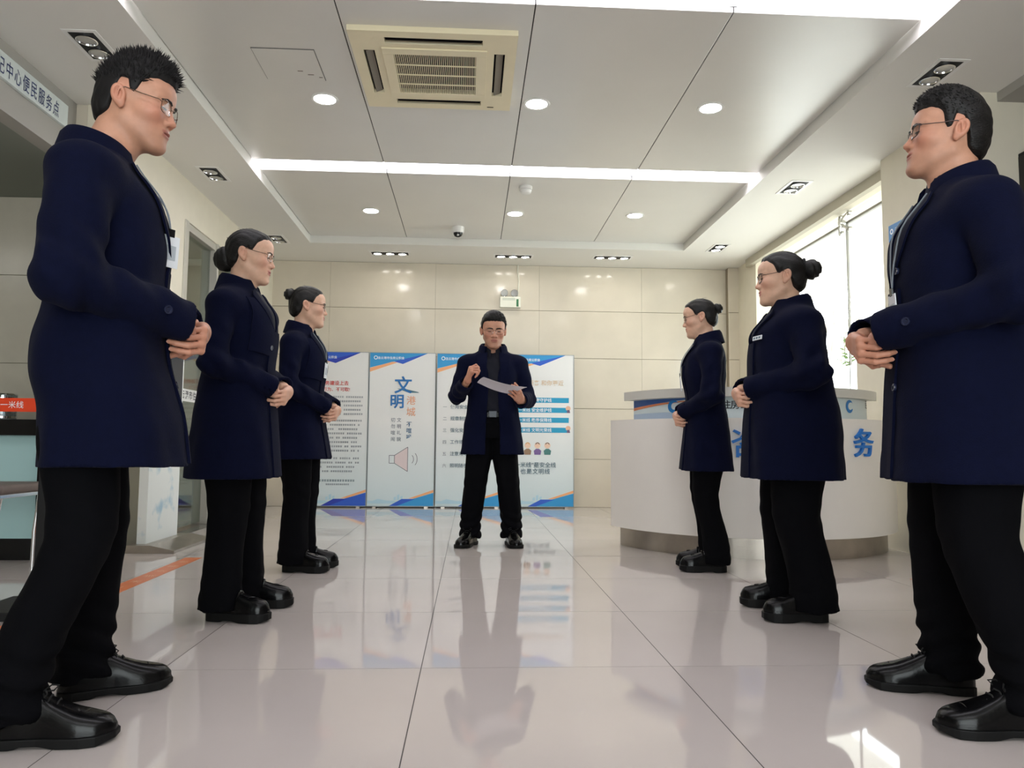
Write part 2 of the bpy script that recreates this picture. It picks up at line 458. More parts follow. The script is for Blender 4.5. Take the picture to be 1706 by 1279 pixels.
def spot_box(name, x, y, sx, sy, lamps, lit, label, group):
    r = empty(name, (x, y, ZS))
    f = MB()
    for lo, hi in (((-sx/2-.022, -sy/2-.022), (sx/2+.022, -sy/2)), ((-sx/2-.022, sy/2), (sx/2+.022, sy/2+.022)),
                   ((-sx/2-.022, -sy/2), (-sx/2, sy/2)), ((sx/2, -sy/2), (sx/2+.022, sy/2))):
        f.box((lo[0], lo[1], -0.004), (hi[0], hi[1], 0.002))
    f.build('frame', M_white, r)
    MB().box((-sx/2, -sy/2, -0.0025), (sx/2, sy/2, 0.002)).build('housing', M_blackmatt, r)
    for dx, dy in lamps:
        rr = min(sx, sy)*0.40
        MB().lathe([(rr, -0.001), (rr*1.02, -0.012), (rr*0.9, -0.013), (rr*0.86, -0.006)], 24, (dx, dy, 0)).build('lamp_rim', M_chrome, r, smooth=True)
        MB().lathe([(0.0005, -0.004), (rr*0.88, -0.0055), (rr*0.88, -0.001)], 24, (dx, dy, 0)).build('lamp', M_spoton if lit else M_spotoff, r)
    tag(r, label, 'light', group)
G2 = 'twin recessed spotlights in the side soffits'
for x, y, lit, l in ((-1.965, 3.86, False, 'black twin spotlight in the soffit above the nearest person on the left'),
                     (-1.972, 5.715, False, 'black twin spotlight in the left soffit between the two nearest people on the left'),
                     (-1.945, 7.54, False, 'black twin spotlight half hidden behind the second person on the left'),
                     (2.508, 3.83, False, 'black twin spotlight in the soffit above the nearest person on the right'),
                     (2.512, 5.66, False, 'black twin spotlight in the right soffit near the window top'),
                     (2.515, 7.50, True, 'lit twin spotlight in the far corner of the right soffit')):
    spot_box('twin_spotlight', x*K, y*K, 0.13, 0.275, [(0, 0.068), (0, -0.068)], lit, l, G2)
for x, y, l in ((-0.881, 8.02, 'row of three lit spotlights at the left over the far wall'),
                (0.44, 8.03, 'row of three lit spotlights in the middle over the far wall'),
                (1.513, 7.99, 'row of three lit spotlights at the right over the far wall')):
    spot_box('triple_spotlight', x*K, y*K, 0.40, 0.12, [(-0.135, 0), (0, 0), (0.135, 0)], True, l, 'triple recessed spotlights over the far wall')

# ceiling cassette air conditioner
ax, ay, hw = -0.215*K, 4.13*K, 0.445
ac = empty('air_conditioner', (ax, ay, ZC))
M_ac = mat('aged_cream_plastic', srgb(238, 227, 194), 0.45, var=0.02)
M_acd = mat('louvre_dark', srgb(18, 14, 18), 0.8, spec=0.1)  # near-black colour stands in for the shade inside grille and vents
hole = [(-0.26, -0.385, 0.26, -0.325), (-0.26, 0.325, 0.26, 0.385), (-0.385, -0.25, -0.325, 0.25), (0.325, -0.25, 0.385, 0.25), (-0.23, -0.23, 0.23, 0.23)]
xs_ = sorted({-hw, hw}|{v for h in hole for v in (h[0], h[2])}); ys_ = sorted({-hw, hw}|{v for h in hole for v in (h[1], h[3])})
body = MB()
for x0, x1 in zip(xs_[:-1], xs_[1:]):
    for y0, y1 in zip(ys_[:-1], ys_[1:]):
        cx, cy = (x0+x1)/2, (y0+y1)/2
        if any(h[0] < cx < h[2] and h[1] < cy < h[3] for h in hole): continue
        body.box((x0, y0, -0.030), (x1, y1, 0.0))
body.build('body', M_ac, ac)
MB().box((-hw+0.01, -hw+0.01, -0.006), (hw-0.01, hw-0.01, 0.0)).build('shade_tray', M_acd, ac)
for h in hole[:4]:
    cx, cy = (h[0]+h[2])/2, (h[1]+h[3])/2; lx, ly = h[2]-h[0], h[3]-h[1]
    v = MB()
    if lx > ly: v.prism([(cy-0.004, -0.024), (cy+0.016, -0.012), (cy+0.018, -0.016), (cy-0.001, -0.028)], 0, h[0]+0.005, h[2]-0.005)
    else: v.prism([(cx-0.02, -0.026), (cx+0.018, -0.012), (cx+0.02, -0.016), (cx-0.017, -0.030)], 1, h[1]+0.01, h[3]-0.01)
    v.build('air_vane', mat('vane_grey', srgb(120, 112, 100), 0.5) if lx < ly else M_acd, ac)
gr = MB()
for x0, y0, x1, y1 in ((-0.285, -0.285, 0.285, -0.225), (-0.285, 0.225, 0.285, 0.285), (-0.285, -0.225, -0.225, 0.225), (0.225, -0.225, 0.285, 0.225)):
    gr.box((x0, y0, -0.038), (x1, y1, -0.029))
grille = gr.build('grille_frame', M_ac, ac, bevel=0.002)
slat_me = MB().box((-0.0021, -0.225, -0.036), (0.0021, 0.225, -0.027)).mesh('grille_slat', M_ac)
for i in range(41):
    link('grille_slat', slat_me, grille, (-0.22+0.011*i, 0, 0))
for y in (-0.1125, 0.0, 0.1125):
    MB().box((-0.225, y-0.004, -0.0385), (0.225, y+0.004, -0.034)).build('grille_bar', M_ac, grille)
MB().box((0.30, 0.398, -0.0315), (0.34, 0.406, -0.029)).build('indicator', M_acd, ac)
tag(ac, 'cream four-way cassette air conditioner set in the ceiling panels', 'air conditioner')

h4 = [pix(x, y, 2, ZC) for x, y in ((414, 78), (525, 83), (543, 133), (447, 131))]
hx, hy = sum(v.x for v in h4)/4, sum(v.y for v in h4)/4
hat = empty('access_hatch', (hx, hy, ZC))
MB().box((-0.172, -0.177, -0.0035), (0.172, 0.177, 0.0)).build('gap_frame', mat('hatch_gap', srgb(105, 103, 98), 0.6), hat)
MB().box((-0.169, -0.174, -0.005), (0.169, 0.174, -0.001)).build('hatch_cover', M_panel, hat)
for dx, dy, l in ((0.03, 0.06, 0.03), (0.08, 0.10, 0.035), (0.14, 0.13, 0.02)):
    MB().box((dx, dy, -0.0056), (dx+l, dy+0.008, -0.0049)).build('scuff_mark', mat('scuff', srgb(120, 110, 96), 0.8), hat)
tag(hat, 'square access hatch in the grey ceiling panel left of the air conditioner', 'hatch')

q = pix(876, 317, 2, ZC-0.03)
sm = empty('smoke_detector', (q.x, q.y, ZC))
MB().lathe([(0.055, 0), (0.055, -0.018), (0.048, -0.024)], 24).build('mounting_base', M_white, sm, smooth=True)
MB().lathe([(0.046, -0.024), (0.050, -0.034), (0.040, -0.055), (0.024, -0.062), (0.0005, -0.062)], 24).build('sensor_head', M_white, sm, smooth=True)
tag(sm, 'white round smoke detector under the rear ceiling panel', 'smoke detector')
q = pix(763, 385, 2, ZC-0.04)
dm = empty('dome_camera', (q.x, q.y, ZC))
MB().lathe([(0.062, 0), (0.062, -0.045), (0.055, -0.058), (0.045, -0.06)], 28).build('housing', M_white, dm, smooth=True)
MB().lathe([(0.045, -0.058), (0.043, -0.075), (0.034, -0.09), (0.018, -0.099), (0.0005, -0.101)], 28).build('dome_window', M_black, dm, smooth=True)
MB().ell((0, -0.03, -0.085), (0.012, 0.012, 0.012), 12, 8).build('lens', M_chrome, dm, smooth=True)
tag(dm, 'small white dome security camera at the back of the recessed ceiling', 'camera')

# emergency light on the far wall
q = pix(850, 503, 1, YF-0.05)
em = empty('emergency_light', (q.x, YF-0.012, q.z))
M_emg = mat('emergency_box', srgb(228, 228, 214), 0.4)
MB().box((-0.12, -0.06, -0.065), (0.12, 0, 0.06)).build('battery_box', M_emg, em, bevel=0.006)
MB().box((0.07, -0.063, -0.055), (0.095, -0.058, 0.03)).build('green_label', mat('label_green', srgb(50, 110, 70), 0.5), em)
MB().box((-0.09, -0.0625, 0.015), (0.055, -0.058, 0.045)).build('label_plate', mat('label_pale', srgb(200, 205, 190), 0.5), em)
for s in (-1, 1):
    hd = MB().lathe([(0.0005, 0.035), (0.02, 0.03), (0.034, 0.012), (0.042, -0.005), (0.042, -0.012)], 20)
    ho = hd.build('lamp_head', M_chrome, em, smooth=True, loc=(s*0.06-0.01, -0.035, 0.105), rot=(math.radians(-78), 0, math.radians(-s*12)))
    MB().lathe([(0.0005, -0.008), (0.04, -0.010), (0.04, -0.006)], 20).build('lamp_lens', M_spotoff, ho)
    MB().cyl((s*0.06-0.01, -0.03, 0.055), (s*0.06-0.01, -0.03, 0.075), 0.012, n=12).build('lamp_neck', M_chrome, em, smooth=True)
MB().tube([(0.09, -0.008, 0.06), (0.10, -0.008, 0.25), (0.085, -0.008, 0.36), (0.088, -0.008, ZS-q.z)], 0.006, 6).build('cable', M_emg, em, smooth=True)
tag(em, 'twin-headed emergency light on the far wall above the person facing the camera', 'emergency light')

# ------------------------------------------------------------------ sign on the bulkhead
def frame_yz(x, y, z):       # text drawn along +Y, facing +X
    return Matrix.Translation((x, y, z)) @ Matrix.Rotation(math.pi/2, 4, 'Z') @ Matrix.Rotation(math.pi/2, 4, 'X')
sy1 = pix(113, 198, 0, XB+0.02).y
sign = empty('wall_sign', (XB, (2.3+sy1)/2, 2.575))
MB().box((0, 2.3-sign.location.y, 0), (0.02, sy1-sign.location.y, 0.135)).build('sign_board', mat('sign_white', srgb(214, 222, 220), 0.4), sign, bevel=0.002)
ya, yb = pix(15, 130, 0, XB+0.02).y, pix(104, 200, 0, XB+0.02).y
pitch = (yb-ya)/7
chars = '不动产登记中心便民服务点'
M_navytxt = mat('sign_navy', srgb(38, 52, 104), 0.5)
for i, c in enumerate(chars):
    yc = ya+(i-5)*pitch
    if yc < 2.35: continue
    text('lettering', c, 0.098, M_navytxt, sign, frame_yz(0.0215, yc-0.032-sign.location.y, 0.026) @ Matrix.Diagonal((0.66, 1, 1, 1)), bold=0.0003)
tag(sign, 'long white sign with navy characters over the service alcove', 'sign')

# ------------------------------------------------------------------ standing display boards along the far wall
YB = 8.49
def grad_board(name, top, bottom):
    if name in MATS: return MATS[name]
    m = bpy.data.materials.new(name); m.use_nodes = True; nt = m.node_tree; p = nt.nodes['Principled BSDF']
    p.inputs['Roughness'].default_value = 0.45
    tc = nt.nodes.new('ShaderNodeTexCoord'); sx = nt.nodes.new('ShaderNodeSeparateXYZ'); r = nt.nodes.new('ShaderNodeValToRGB')
    nt.links.new(tc.outputs['Generated'], sx.inputs[0]); nt.links.new(sx.outputs['Z'], r.inputs['Fac'])
    r.color_ramp.elements[0].color = bottom; r.color_ramp.elements[1].color = top; r.color_ramp.elements[1].position = 0.55
    nt.links.new(r.outputs['Color'], p.inputs['Base Color'])
    MATS[name] = m
    return m
def ink(name, r, g, b): return mat(name, srgb(r, g, b), 0.45)
I_cyan, I_royal, I_deep, I_orange = ink('ink_cyan', 50, 150, 208), ink('ink_royal', 44, 92, 196), ink('ink_deep', 40, 60, 170), ink('ink_orange', 240, 172, 120)
I_grey, I_red, I_sky, I_teal, I_white = ink('ink_grey', 120, 128, 138), ink('ink_red', 204, 50, 44), ink('ink_sky', 176, 208, 222), ink('ink_bar', 34, 150, 190), ink('ink_white', 240, 244, 246)
I_slate, I_faint, I_peach = ink('ink_slate', 92, 116, 128), ink('ink_faint', 176, 188, 192), ink('ink_peach', 214, 190, 160)

class Board:
    def __init__(s, x0, x1, label, top_inks):
        s.w = x1-x0; s.h = pix(660, 588, 1, YB).z-0.02
        s.root = empty('display_board', ((x0+x1)/2, YB, 0)); s.x0 = -s.w/2; s.n = 0
        tag(s.root, label, 'display board', 'display boards along the far wall')
        fm = mat('board_edge', srgb(150, 158, 160), 0.4, metal=0.4)
        MB().box((s.x0, 0, 0.02), (-s.x0, 0.035, 0.02+s.h)).build('panel', grad_board('board_print', srgb(226, 226, 224), srgb(200, 216, 220)), s.root)
        for a, b in ((s.x0-0.006, s.x0), (-s.x0, -s.x0+0.006)):
            MB().box((a, -0.004, 0.014), (b, 0.04, 0.026+s.h)).build('edge_strip', fm, s.root)
        MB().box((s.x0, -0.004, 0.012), (-s.x0, 0.04, 0.02)).build('edge_strip', fm, s.root)
        MB().box((s.x0, -0.004, 0.02+s.h), (-s.x0, 0.04, 0.026+s.h)).build('edge_strip', fm, s.root)
        for x in (s.x0+0.08, -s.x0-0.08):
            MB().box((x-0.02, -0.03, 0), (x+0.02, 0.10, 0.013)).build('foot', M_steel, s.root)
        a, b, c = top_inks
        s.poly([(0, 0), (.88, 0), (.38, .055), (0, .098)], a); s.poly([(.88, 0), (.5, .072), (.36, .055)], b)
        s.poly([(0, .1), (.34, .058), (.42, .062), (0, .126)], I_orange)
        s.poly([(0, .985), (0, .965), (.08, .968), (.16, .955), (.3, .966), (.4, .966), (.5, .985)], I_sky)
        for u, v0 in ((.40, .945), (.45, .93), (.50, .94)): s.poly([(u, .962), (u, v0), (u+.035, v0-.006), (u+.035, .962)], I_sky)
        s.poly([(.33, 1), (.52, .955), (.68, .955), (1, .915), (1, 1)], a); s.poly([(.33, 1), (.52, .955), (.72, .955), (.45, 1)], b)
        s.poly([(.62, .952), (1, .895), (1, .912), (.72, .95)], I_orange)
        s.ring(.085, .031, .018, .0075, I_white)
        text('lettering', '连云港市住房公积金', .033, I_white, s.root, frame_xz(s.x0+.115*s.w, -0.0034, s.z(.040)), bold=.0003)
    def z(s, v): return 0.02+s.h*(1-v)
    def poly(s, pts, m, name='print'):
        s.n += 1; y = -0.0006-0.00004*s.n
        P = [(s.x0+u*s.w, y, s.z(v)) for u, v in pts]
        return mk(name, P, [tuple(range(len(P)))], m, s.root)
    def ring(s, u, v, r, t, m, a0=0, a1=360):
        s.n += 1; y = -0.0006-0.00004*s.n; n = 28
        cx, cz = s.x0+u*s.w, s.z(v); V = []
        for i in range(n+1):
            a = math.radians(a0+(a1-a0)*i/n)
            V += [(cx+(r+t/2)*math.cos(a), y, cz+(r+t/2)*math.sin(a)), (cx+(r-t/2)*math.cos(a), y, cz+(r-t/2)*math.sin(a))]
        return mk('print', V, [(2*i, 2*i+1, 2*i+3, 2*i+2) for i in range(n)], m, s.root)
    def txt(s, u, v, body, size, m, bold=0.0, spacing=1.0, align='LEFT'):
        return text('lettering', body, size, m, s.root, frame_xz(s.x0+u*s.w, -0.0042, s.z(v)), bold=bold, spacing=spacing, align=align)
    def line(s, u0, u1, v, hgt, m):
        """a row of characters too small to read"""
        b = MB(); u = u0
        while u < u1:
            wd = hgt/s.w*random.uniform(.75, .95)
            if random.random() > .1:
                for q in range(3):
                    zz = s.z(v)+hgt*(.08+.32*q); x = s.x0+u*s.w
                    b.add([(x, -.0042, zz), (x+wd*s.w, -.0042, zz), (x+wd*s.w, -.0042, zz+hgt*.14), (x, -.0042, zz+hgt*.14)], [(0, 1, 2, 3)])
                x = s.x0+(u+wd*.4)*s.w
                b.add([(x, -.0043, s.z(v)), (x+hgt*.14, -.0043, s.z(v)), (x+hgt*.14, -.0043, s.z(v)+hgt*.9), (x, -.0043, s.z(v)+hgt*.9)], [(0, 1, 2, 3)])
            u += hgt*1.08/s.w
        o = b.build('small_print', m, s.root); o['kind'] = 'stuff'
        return o

bx = [pix(x, 700, 1, YB).x for x in (501, 612, 614.5, 724, 727.5, 840, 842.5, 955.5)]
b1 = Board(bx[0], bx[1], 'display board with red headline half hidden behind the third person on the left', (I_royal, I_deep, I_royal))
b1.txt(.28, .215, '服务建设上去', .052, I_red, .0007); b1.txt(.12, .255, '不文明行为、不可取!', .048, I_red, .0005)
for k in range(5): b1.line(.12, .92-.04*(k % 2), .30+.028*k, .022, I_grey)
for k in range(8): b1.line(.08, .90-.03*(k % 3), .455+.028*k, .022, I_grey)
for k in range(4): b1.line(.08, .92-.05*k, .70+.028*k, .022, I_grey)
b1.line(.30, .82, .845, .026, I_slate); b1.line(.40, .74, .868, .02, I_grey)
b2 = Board(bx[2], bx[3], 'display board with a loudspeaker drawing between two text boards', (I_cyan, I_royal, I_royal))
I_brush = ink('ink_brush', 36, 110, 176)
b2.txt(.375, .255, '文', .20, I_brush, .0035); b2.txt(.31, .355, '明', .165, I_brush, .0035)
b2.poly([(.42, .235), (.56, .238), (.74, .256), (.76, .262), (.60, .262)], ink('ink_brush_grey', 84, 120, 130))
b2.txt(.565, .335, '港', .105, ink('ink_apricot', 226, 160, 120), .0003); b2.txt(.565, .41, '城', .105, ink('ink_apricot', 226, 160, 120), .0003)
for i, (a, b) in enumerate(zip('文明礼貌', '切勿喧闹')):
    b2.txt(.425, .452+.042*i, a, .05, I_grey, .0004); b2.txt(.335, .452+.042*i, b, .05, I_grey, .0004)
for i, a in enumerate('不喧哗'): b2.txt(.57, .482+.042*i, a, .062, ink('ink_steel', 60, 104, 140), .0006)
def seg(b, p, q, t, m):
    dx, dy = (q[0]-p[0])*b.w, (q[1]-p[1])*b.h; L = math.hypot(dx, dy); nx, ny = -dy/L*t/2/b.w, dx/L*t/2/b.h
    b.poly([(p[0]+nx, p[1]+ny), (q[0]+nx, q[1]+ny), (q[0]-nx, q[1]-ny), (p[0]-nx, p[1]-ny)], m)
I_line = ink('ink_line', 96, 100, 108)
b2.poly([(.40, .675), (.60, .62), (.60, .775), (.40, .72)], ink('ink_pink', 216, 200, 200))
for p, q in (((.32, .673), (.32, .724)), ((.32, .673), (.40, .673)), ((.32, .724), (.40, .724)), ((.40, .673), (.40, .724)), ((.40, .673), (.60, .618)), ((.40, .724), (.60, .777)), ((.60, .618), (.60, .777))):
    seg(b2, p, q, .006, I_line)
b2.ring(.60, .697, .065, .006, I_line, -42, 42); b2.ring(.60, .697, .105, .006, I_line, -38, 38)
b3 = Board(bx[4], bx[5], 'display board with a numbered list left of the person facing the camera', (I_cyan, I_royal, I_royal))
for k, (a, b) in enumerate(zip('一二三四五六', ('使用安全用电', '规章制度上墙', '强化安全意识', '工作场所禁烟', '注意用电安全', '照明随手关闭'))):
    b3.txt(.09, .362+.077*k, a, .045, I_grey, .0002); b3.txt(.20, .362+.077*k, b, .05, I_slate, .0004)
b4 = Board(bx[6], bx[7], 'display board with four cyan bars and cartoon people right of the person facing the camera', (I_cyan, I_royal, I_royal))
b4.txt(.16, .20, '文明距离 和你更近', .064, I_peach, .0008)
for k, tx in enumerate(('文明一米线 健康守护线', '安全一米线 安全维护线', '文明一米线 秩序保障线', '健康一米线 文明光荣线')):
    v = .318+.066*k
    b4.poly([(.03, v), (.93-.02*(k % 2), v), (.93-.02*(k % 2), v-.034), (.03, v-.034)], I_teal)
    b4.txt(.06, v-.007, tx, .046, I_white, .0004)
    if k % 2:
        b4.ring(.92, v-.03, .014, .028, ink('ink_skin', 226, 180, 150)); b4.poly([(.90, v), (.95, v), (.94, v-.02), (.905, v-.02)], ink('ink_plum', 110, 90, 120))
for k, (c1, c2) in enumerate((((206, 62, 66), (210, 150, 110)), ((150, 120, 96), (200, 150, 90)), ((120, 96, 150), (60, 50, 50)), ((70, 120, 116), (70, 60, 60)))):
    u = .18+.145*k
    b4.ring(u, .60, .017, .034, ink('ink_face', 230, 196, 172)); b4.ring(u, .596, .021, .008, ink('ink_hair%d' % k, *c2), 10, 170)
    b4.poly([(u-.045, .662), (u+.045, .662), (u+.055, .635), (u+.02, .622), (u-.02, .622), (u-.055, .635)], ink('ink_dress%d' % k, *c1))
b4.txt(.10, .742, '“一米线”是安全线', .062, I_slate, .001, 1.02); b4.txt(.22, .785, '也是文明线', .064, I_slate, .001, 1.1)

# ------------------------------------------------------------------ curved reception desk
DC = Vector((2.05, 5.68, 0))
def arc(r0, r1, z0, z1, a0, a1, n=64):
    V = []
    for i in range(n+1):
        t = math.radians(a0+(a1-a0)*i/n); c, s = math.cos(t), math.sin(t)
        V += [(r0*c, r0*s, z0), (r1*c, r1*s, z0), (r1*c, r1*s, z1), (r0*c, r0*s, z1)]
    F = []
    for i in range(n):
        b = 4*i
        for k in range(4): F.append((b+k, b+(k+1) % 4, b+4+(k+1) % 4, b+4+k))
    F += [(0, 1, 2, 3), (4*n+3, 4*n+2, 4*n+1, 4*n)]
    m = MB(); m.add(V, F); return m
desk = empty('reception_desk', DC)
M_desk = mat('desk_white', srgb(230, 225, 217), 0.28, var=0.01)
M_desktop = mat('desk_top_grey', srgb(196, 194, 186), 0.3)
R1_, R2_ = 1.065, 0.89
arc(0.60, 1.0, 0.0, 0.135, 194.5, 326).build('kick_plate', M_steel, desk, smooth=True)
arc(0.70, R1_, 0.135, 0.885, 193.5, 326.5).build('front_panel', M_desk, desk, smooth=True, sharp=30)
arc(0.74, R2_, 0.885, 1.03, 194.5, 326).build('upper_panel', mat('desk_print', srgb(206, 218, 220), 0.4), desk, smooth=True, sharp=30)
arc(0.66, 0.955, 1.03, 1.09, 193, 326).build('counter_top', M_desktop, desk, smooth=True, sharp=30)
def desk_hit(x, y, r):
    d = ((x-853.0)/FPX*CR - (y-639.5)/FPX*CU + CF); o = Vector((0, 0, CAM_H))-DC
    A = d.x**2+d.y**2; B = 2*(o.x*d.x+o.y*d.y); C = o.x**2+o.y**2-r*r
    t = (-B-math.sqrt(max(B*B-4*A*C, 0)))/(2*A); q = o+d*t
    return math.degrees(math.atan2(q.y, q.x)) % 360, q.z
def curved(name, pts, r, m, sub=8):
    """flat print laid on the drum: pts in (angle, z)"""
    bm = bmesh.new(); vs = [bm.verts.new((a, 0, z)) for a, z in pts]; bm.faces.new(vs)
    for k in range(2):
        bmesh.ops.subdivide_edges(bm, edges=bm.edges[:], cuts=2, use_grid_fill=True)
    bmesh.ops.triangulate(bm, faces=bm.faces[:])
    for v in bm.verts:
        t = math.radians(v.co.x); v.co = Vector((r*math.cos(t), r*math.sin(t), v.co.z))
    me = bpy.data.meshes.new(name); bm.to_mesh(me); bm.free(); me.materials.append(m)
    return link(name, me, desk)
def on_drum(name, body, size, m, a, z, r, bold=0, extrude=0.0):
    t = math.radians(a); n = Vector((math.cos(t), math.sin(t), 0)); x = Vector((-n.y, n.x, 0))
    M = Matrix((x, Vector((0, 0, 1)), n)).transposed().to_4x4(); M.translation = n*r+Vector((0, 0, z))-x*size*0.5
    return text(name, body, size, m, desk, M, bold=bold, extrude=extrude)
M_bigblue = mat('raised_letter_blue', srgb(22, 112, 196), 0.35)
for c, px in zip('咨询服务', (1243, 1307, 1372, 1437)):
    a, z = desk_hit(px, 738, R1_)
    on_drum('raised_letter', c, 0.19, M_bigblue, a, z-0.07, R1_+0.008, bold=0.0022, extrude=0.008)
a, z = desk_hit(1415, 677, R2_)
M_logo = mat('logo_blue', srgb(30, 120, 190), 0.4)
def drum_logo(px):
    a, z = desk_hit(px, 677, R2_)
    t0 = R2_+0.002; pts_o = []; V = []; n = 28
    for i in range(n+1):
        q = math.radians(-20-310*i/n); ro, ri = 0.044, 0.044-0.024*math.sin(math.pi*min(i/n*1.05, 1))**0.5-0.003
        V += [(math.degrees(-ro*math.cos(q)/R2_), ro*math.sin(q)), (math.degrees(-ri*math.cos(q)/R2_), ri*math.sin(q))]
    P = []
    for da, dz in V:
        t = math.radians(a-da); P.append((t0*math.cos(t), t0*math.sin(t), z+dz))
    mk('logo', P, [(2*i, 2*i+1, 2*i+3, 2*i+2) for i in range(n)], M_logo, desk)
    M_dk = mat('ink_dark', srgb(40, 42, 50), 0.6)
    for i, c in enumerate('连云港市住房公积金'):
        a2, z2 = desk_hit(px+27+15.2*i, 674, R2_)
        if 195 < a2 < 325: on_drum('lettering', c, 0.062, M_dk, a2, z2-0.022, R2_+0.002, bold=0.0008)
drum_logo(1415); drum_logo(1122)
A = lambda x, y: desk_hit(x, y, R2_)
e0 = 194.8
curved('print', [(e0, 0.888), (A(1150, 690)[0], 0.888), (A(1150, 690)[0], 0.92), (A(1110, 690)[0], 0.935), (e0, 0.93)], R2_+0.0012, mat('ink_lilac', srgb(168, 186, 206), 0.4))
curved('print', [(e0, 1.028), (A(1195, 665)[0], 1.028), (A(1150, 665)[0], 1.02), (A(1100, 668)[0], 1.0), (e0, 0.975)], R2_+0.0012, mat('ink_desk_blue', srgb(52, 88, 150), 0.4))
curved('print', [(e0, 0.975), (A(1100, 668)[0], 1.0), (A(1150, 668)[0], 1.012), (A(1150, 668)[0], 1.006), (A(1100, 668)[0], 0.986), (e0, 0.955)], R2_+0.0016, mat('ink_desk_orange', srgb(214, 132, 92), 0.4))
tag(desk, 'white curved reception desk with raised blue characters and steel kick plate', 'reception desk')

# ------------------------------------------------------------------ window film and shrub outside
for y0, y1 in ((WY0+.01, 6.214), (6.226, WY1-.01)):
    MB().box((-0.0085, y0-6.6, 0.006), (-0.0065, y1-6.6, 1.40-WZ0)).build('frosted_film', None, win)
M_film = bpy.data.materials.new('frosted_film'); M_film.use_nodes = True
nt = M_film.node_tree; nt.nodes.remove(nt.nodes['Principled BSDF'])
tr = nt.nodes.new('ShaderNodeBsdfTranslucent'); tr.inputs[0].default_value = (0.95, 0.96, 0.96, 1)
nt.links.new(tr.outputs[0], nt.nodes['Material Output'].inputs['Surface'])
for o in win.children:
    if o.name.startswith('frosted_film'):
        o.data.materials.clear(); o.data.materials.append(M_film)
M_leaf = mat('leaf_green', srgb(84, 128, 44), 0.5, var=0.15)
sq = pix(1414, 600, 0, 3.62)
shrub = empty('potted_shrub', (3.62, sq.y, 0)); SZ = sq.z-1.47
MB().lathe([(0.0005, 0.0), (0.16, 0.0), (0.20, 0.36), (0.215, 0.36), (0.215, 0.40), (0.19, 0.40), (0.185, 0.34), (0.0005, 0.33)], 24).build('pot', mat('pot_grey', srgb(190, 190, 186), 0.6), shrub, smooth=True)
stems = [(-0.10, -0.16, 1.52), (0.0, -0.05, 1.50), (0.05, 0.08, 1.54), (-0.04, 0.0, 1.70), (0.06, -0.20, 1.48), (0.02, 0.18, 1.5), (-0.05, -0.10, 1.45)]
for dx, dy, zt in stems:
    zt += SZ
    MB().tube([(dx*.1, dy*.1, .33), (dx*.4, dy*.4, .9), (dx, dy, zt)], [.008, .006, .003], 6).build('stem', mat('stem_brown', srgb(110, 110, 70), 0.7), shrub, smooth=True)
    for k in range(5):
        an = k*2.4+dx*9; L = .085; bz = zt-.04*k+.02
        d = Vector((math.cos(an), math.sin(an), .55)).normalized(); sd = Vector((-math.sin(an), math.cos(an), 0))
        b0 = Vector((dx*(1-.06*k), dy*(1-.06*k), bz)); n = d.cross(sd)
        V = [b0, b0+d*L*.35+sd*.02+n*.004, b0+d*L*.7+sd*.016, b0+d*L-n*.008, b0+d*L*.7-sd*.016, b0+d*L*.35-sd*.02+n*.004, b0+d*L*.5-n*.006]
        mk('leaf', V, [(0, 1, 6), (1, 2, 6), (2, 3, 6), (3, 4, 6), (4, 5, 6), (5, 0, 6)], M_leaf, shrub, smooth=True)
tag(shrub, 'leafy green shrub showing above the frosted lower part of the window', 'plant')

# ------------------------------------------------------------------ poster on the pier, screen on the near wall, floor marks
p0, p1 = pix(1480, 377, 0, XC-0.012), pix(1516, 361, 0, XC-0.012)
zt = p0.z; poster = empty('wall_poster', (XC, p0.y-0.25, zt-0.75))
MB().box((-0.012, -0.25, 0), (0, 0.25, 0.75)).build('poster_board', mat('poster_pale', srgb(205, 210, 212), 0.4), poster)
mk('print', [(-0.0125, .248, .748), (-0.0125, -.248, .748), (-0.0125, -.248, .58), (-0.0125, .248, .63)], [(0, 1, 2, 3)], mat('poster_blue', srgb(88, 140, 196), 0.4), poster)
mk('print', [(-0.0127, .248, .63), (-0.0127, -.248, .58), (-0.0127, -.248, .555), (-0.0127, .248, .612)], [(0, 1, 2, 3)], mat('poster_apricot', srgb(214, 168, 140), 0.4), poster)
V = []
for i in range(25):
    t = 2*math.pi*i/24; V += [(-0.013, .21+.020*math.cos(t), .70+.020*math.sin(t)), (-0.013, .21+.011*math.cos(t), .70+.011*math.sin(t))]
mk('logo', V, [(2*i, 2*i+1, 2*i+3, 2*i+2) for i in range(24)], I_white, poster)
text('lettering', '连云港市住房公积金', .035, I_white, poster, Matrix.Translation((-0.013, .17, .688)) @ Matrix.Rotation(-math.pi/2, 4, 'Z') @ Matrix.Rotation(math.pi/2, 4, 'X'))
tag(poster, 'blue-topped poster on the pier beside the window', 'poster')
s0 = pix(1686, 262, 0, 3.17)
tv = empty('wall_screen', (3.22, s0.y-0.5, s0.z-0.6))
MB().box((-0.05, -0.5, 0), (0, 0.5, 0.6)).build('casing', M_blackmatt, tv, bevel=0.004)
MB().box((-0.0515, -0.48, 0.02), (-0.049, 0.48, 0.58)).build('screen', M_black, tv)
tag(tv, 'black screen on the dim wall behind the nearest person on the right', 'screen')
r0 = pix(1540, 965, 2, 0)
rs = mk('floor_sticker', [(-0.16, 0.0, 0.0006), (0.3, -0.09, 0.0006), (0.3, 0.09, 0.0006), (-0.16, 0.0, 0.0016), (0.3, -0.09, 0.0016), (0.3, 0.09, 0.0016)],
        [(2, 1, 0), (3, 4, 5), (0, 1, 4, 3), (1, 2, 5, 4), (2, 0, 3, 5)], mat('sticker_red', srgb(196, 36, 40), 0.4), loc=(r0.x+0.08, r0.y, 0))
